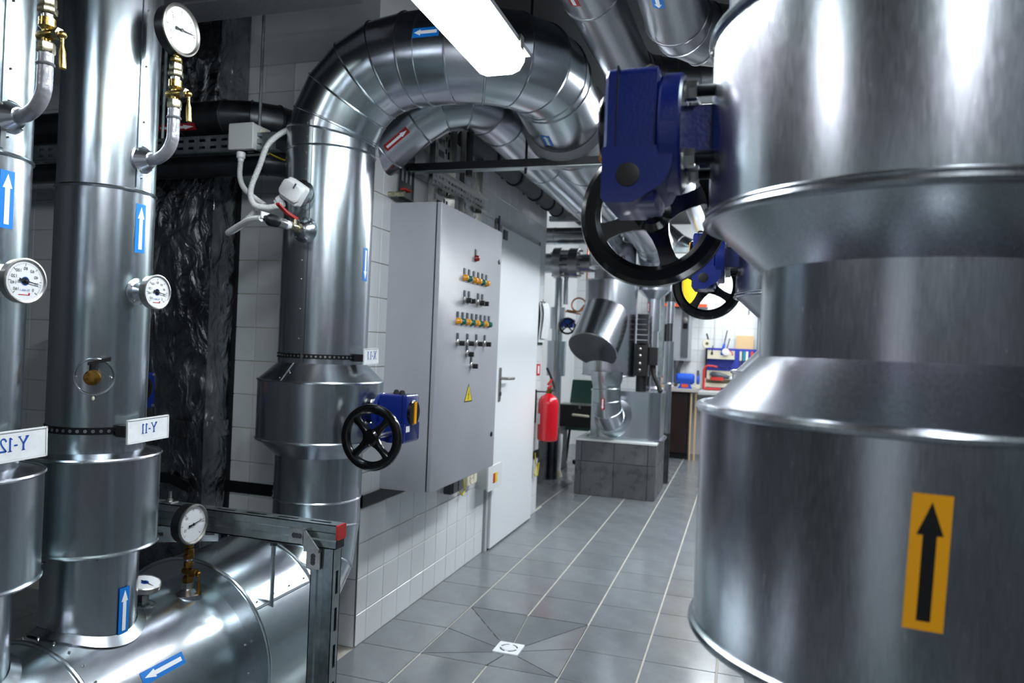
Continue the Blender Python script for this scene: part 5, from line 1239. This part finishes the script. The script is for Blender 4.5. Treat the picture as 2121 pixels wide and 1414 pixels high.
bs = thing('black_wall_unit', 'narrow black wall unit left of the grey boiler', 'unit', (.31, 6.85, 1.25))
MB().rbox((.31, 6.87, 1.46), (.09, .14, .43), .01, 'z', 3).build('body', 'black_plastic', bs)
MB().ball((.32, 6.79, 1.31), .028, 10, 6).build('knob', 'white_plastic', bs)
MB().bb((.27, 6.82, 1.18), (.36, 6.93, 1.23)).build('bracket', 'grey_plastic', bs, smooth=0)
tag(MB().bb((.27, 6.87, .89), (.36, 6.93, 1.16)).build('splash_board', 'black_steel', smooth=0), 'flat black board on the wall above the jar', 'board')
sh = thing('wall_shelf', 'shelf with an orange front edge above the boiler', 'shelf', (.45, 6.75, 1.9))
MB().bb((.1, 6.62, 1.905), (.8, 6.94, 1.935)).build('board', 'concrete_white', sh, smooth=0)
MB().bb((.1, 6.605, 1.895), (.8, 6.62, 1.935)).build('edge', 'orange', sh, smooth=0)
yb = thing('yellow_canister', 'yellow plastic canister standing on the orange-edged shelf', 'canister', (.6, 6.75, 1.94))
MB().rbox((.57, 6.76, 2.12), (.2, .18, .36), .03, 'z', 4, .02).build('body', 'yellow_plastic', yb)
MB().cyl((.57, 6.76, 2.3), (.57, 6.76, 2.34), .03, 14).build('cap', 'black_plastic', yb)
hm = thing('black_helmet', 'black rounded welding mask beside the yellow canister', 'mask', (.33, 6.72, 1.94))
MB().ball((.33, 6.74, 2.09), .15, 20, 12, (.9, .8, 1)).build('shell', 'black_plastic', hm)
MB().rbox((.33, 6.625, 2.11), (.13, .02, .07), .008, 'y', 3).build('visor', 'boiler_dark', hm)
pg = thing('tool_board', 'blue perforated tool board standing on the bench', 'tool board', (1.1, 6.88, .85))
hl = [(x, x+.014, z, z+.014) for x in [.06+.04*k for k in range(14)] for z in [.12+.04*k for k in range(5)]]
MB().plate(V((.80, 6.90, .85)), (1, 0, 0), (0, 0, 1), .62, .54, .01, hl).build('panel', 'pegboard_blue', pg, smooth=0)
MB().bb((.79, 6.88, .85), (.81, 6.93, 1.4)).build('side_rail', 'dark_veneer', pg, smooth=0)
def shelf_bin(x0, x1, z, label):
    t = thing('tool_tray', label, 'tray', ((x0+x1)/2, 6.85, z), 'cream trays on the tool board')
    MB().bb((x0, 6.78, z), (x1, 6.89, z+.012)).build('base', 'cream', t, smooth=0)
    MB().bb((x0, 6.77, z), (x1, 6.78, z+.05)).build('front_lip', 'cream', t, smooth=0)
    MB().bb((x0, 6.78, z), (x0+.012, 6.89, z+.11)).bb((x1-.012, 6.78, z), (x1, 6.89, z+.11)).bb((x0, 6.88, z), (x1, 6.89, z+.11)).build('sides', 'cream', t, smooth=0)
    return t
shelf_bin(.82, 1.15, 1.25, 'upper cream tray of tools on the blue tool board')
shelf_bin(.82, 1.18, .99, 'middle cream tray on the blue tool board')
shelf_bin(.80, 1.12, .89, 'lowest cream tray on the blue tool board')
def bar_tool(name, label, a, b, r, mt, hmt, cat='tool'):
    t = thing(name, label, cat, a); a, b = V(a), V(b); mdl = a.lerp(b, .5)
    MB().lathe(a, b-a, [(r*.7, 0), (r*1.3, (b-a).length*.08), (r*1.2, (b-a).length*.42), (r*.8, (b-a).length*.5)], 10).build('handle', hmt, t)
    MB().cyl(mdl, b, r*.5, 8).build('blade', mt, t)
bar_tool('screwdriver', 'blue-handled file in the upper tray leaning right', (.99, 6.82, 1.28), (1.05, 6.84, 1.62), .014, 'soot_metal', 'blue_bright')
bar_tool('screwdriver', 'dark-tipped screwdriver standing in the upper tray', (1.03, 6.82, 1.27), (1.085, 6.84, 1.52), .011, 'black_plastic', 'print_red')
bar_tool('pliers', 'dark pliers hanging down from the upper tray', (.87, 6.80, 1.26), (.88, 6.81, 1.42), .012, 'soot_metal', 'black_plastic')
ts = thing('tape_dispenser', 'cream roll holder on the left end of the upper tray', 'dispenser', (.83, 6.82, 1.38))
MB().lathe((.80, 6.80, 1.44), (.2, -1, 0), [(.02, 0), (.055, 0), (.055, .05), (.02, .05), (.02, 0)], 20).build('roll', 'cream', ts)
MB().tube([(.83, 6.8, 1.46), (.80, 6.8, 1.57)], .01, 8).build('spout', 'soot_metal', ts)
MB().ball((.83, 6.78, 1.46), .022, 10, 6).build('hub', 'dark_plastic', ts)
cr = tag(MB().torus((1.07, 6.79, 1.31), (0, -1, .1), .055, .006, 28, 6).build('red_wire_coil', 'print_red'), 'coil of red wire hanging over the upper tray', 'wire')
tag(MB().lathe((1.04, 6.775, 1.34), (.1, -1, .2), [(0.0, 0), (.04, .004), (.045, .02), (.02, .03), (0, .03)], 16).build('tape_roll', 'white_plastic'), 'white tape roll in the upper tray', 'tape')
cd_ = thing('wooden_board', 'pale wooden board leaning on the wall above the tool board', 'board', (1.27, 6.9, 1.39))
MB().bb((1.16, 6.90, 1.39), (1.375, 6.925, 1.56)).build('panel', 'wood_pale', cd_, smooth=0)
for k, (x, c, lb) in enumerate(((1.225, 'cream', 'cream'), (1.265, 'teal', 'teal'), (1.30, 'print_white', 'white'), (1.36, 'orange', 'orange'))):
    t = thing('hanging_tool', '%s-handled tool hanging on the right of the tool board' % lb, 'tool', (x, 6.87, 1.12), 'tools hung on the board')
    MB().rbox((x, 6.875, 1.30), (.03, .03, .12), .01, 'z', 3).build('handle', c, t)
    MB().cyl((x, 6.875, 1.14), (x, 6.875, 1.25), .008, 8).build('shaft', 'steel_satin' if k != 3 else 'black_plastic', t)
hk = thing('hacksaw', 'red hacksaw frame standing on the bench before the tool board', 'saw', (.83, 6.6, .86))
MB().tube(bez([(.79, 6.7, 1.12), (.79, 6.7, .95), (.80, 6.7, .875), (.9, 6.68, .87), (1.0, 6.66, .875)], 5), .016, 8).build('frame', 'print_red', hk)
MB().tube(bez([(.79, 6.7, 1.12), (.83, 6.7, 1.16), (.95, 6.7, 1.15)], 5), .012, 8).build('grip', 'print_red', hk)
dl_ = thing('cordless_drill', 'grey power tool with a red trim lying in the middle tray', 'drill', (.98, 6.78, 1.0))
MB().lathe((.86, 6.76, 1.06), (1, 0, -.15), [(.015, 0), (.035, .03), (.04, .12), (.03, .2), (.015, .26)], 14).build('body', 'dark_plastic', dl_)
MB().rbox((.95, 6.75, 1.0), (.16, .05, .04), .01, 'z', 3).build('trim', 'print_red', dl_)
MB().cyl((1.1, 6.76, 1.02), (1.22, 6.76, 1.0), .02, 10).build('nozzle', 'white_plastic', dl_)
tag(MB().bb((.885, 6.935, 1.35), (.905, 6.946, 2.1)).build('wall_conduit', 'grey_plastic', smooth=0), 'thin grey conduit running up the white wall over the tool board', 'conduit')
tag(MB().bb((1.42, 6.80, .0), (1.47, 6.94, 2.3)).build('door_jamb', 'lamp_housing', smooth=0), 'grey post at the right end of the tool board', 'post')
tag(MB().bb((1.30, 6.935, 1.83), (1.31, 6.945, 1.93)).build('wall_hook', 'print_black', smooth=0), 'small black hook high on the white wall', 'hook')
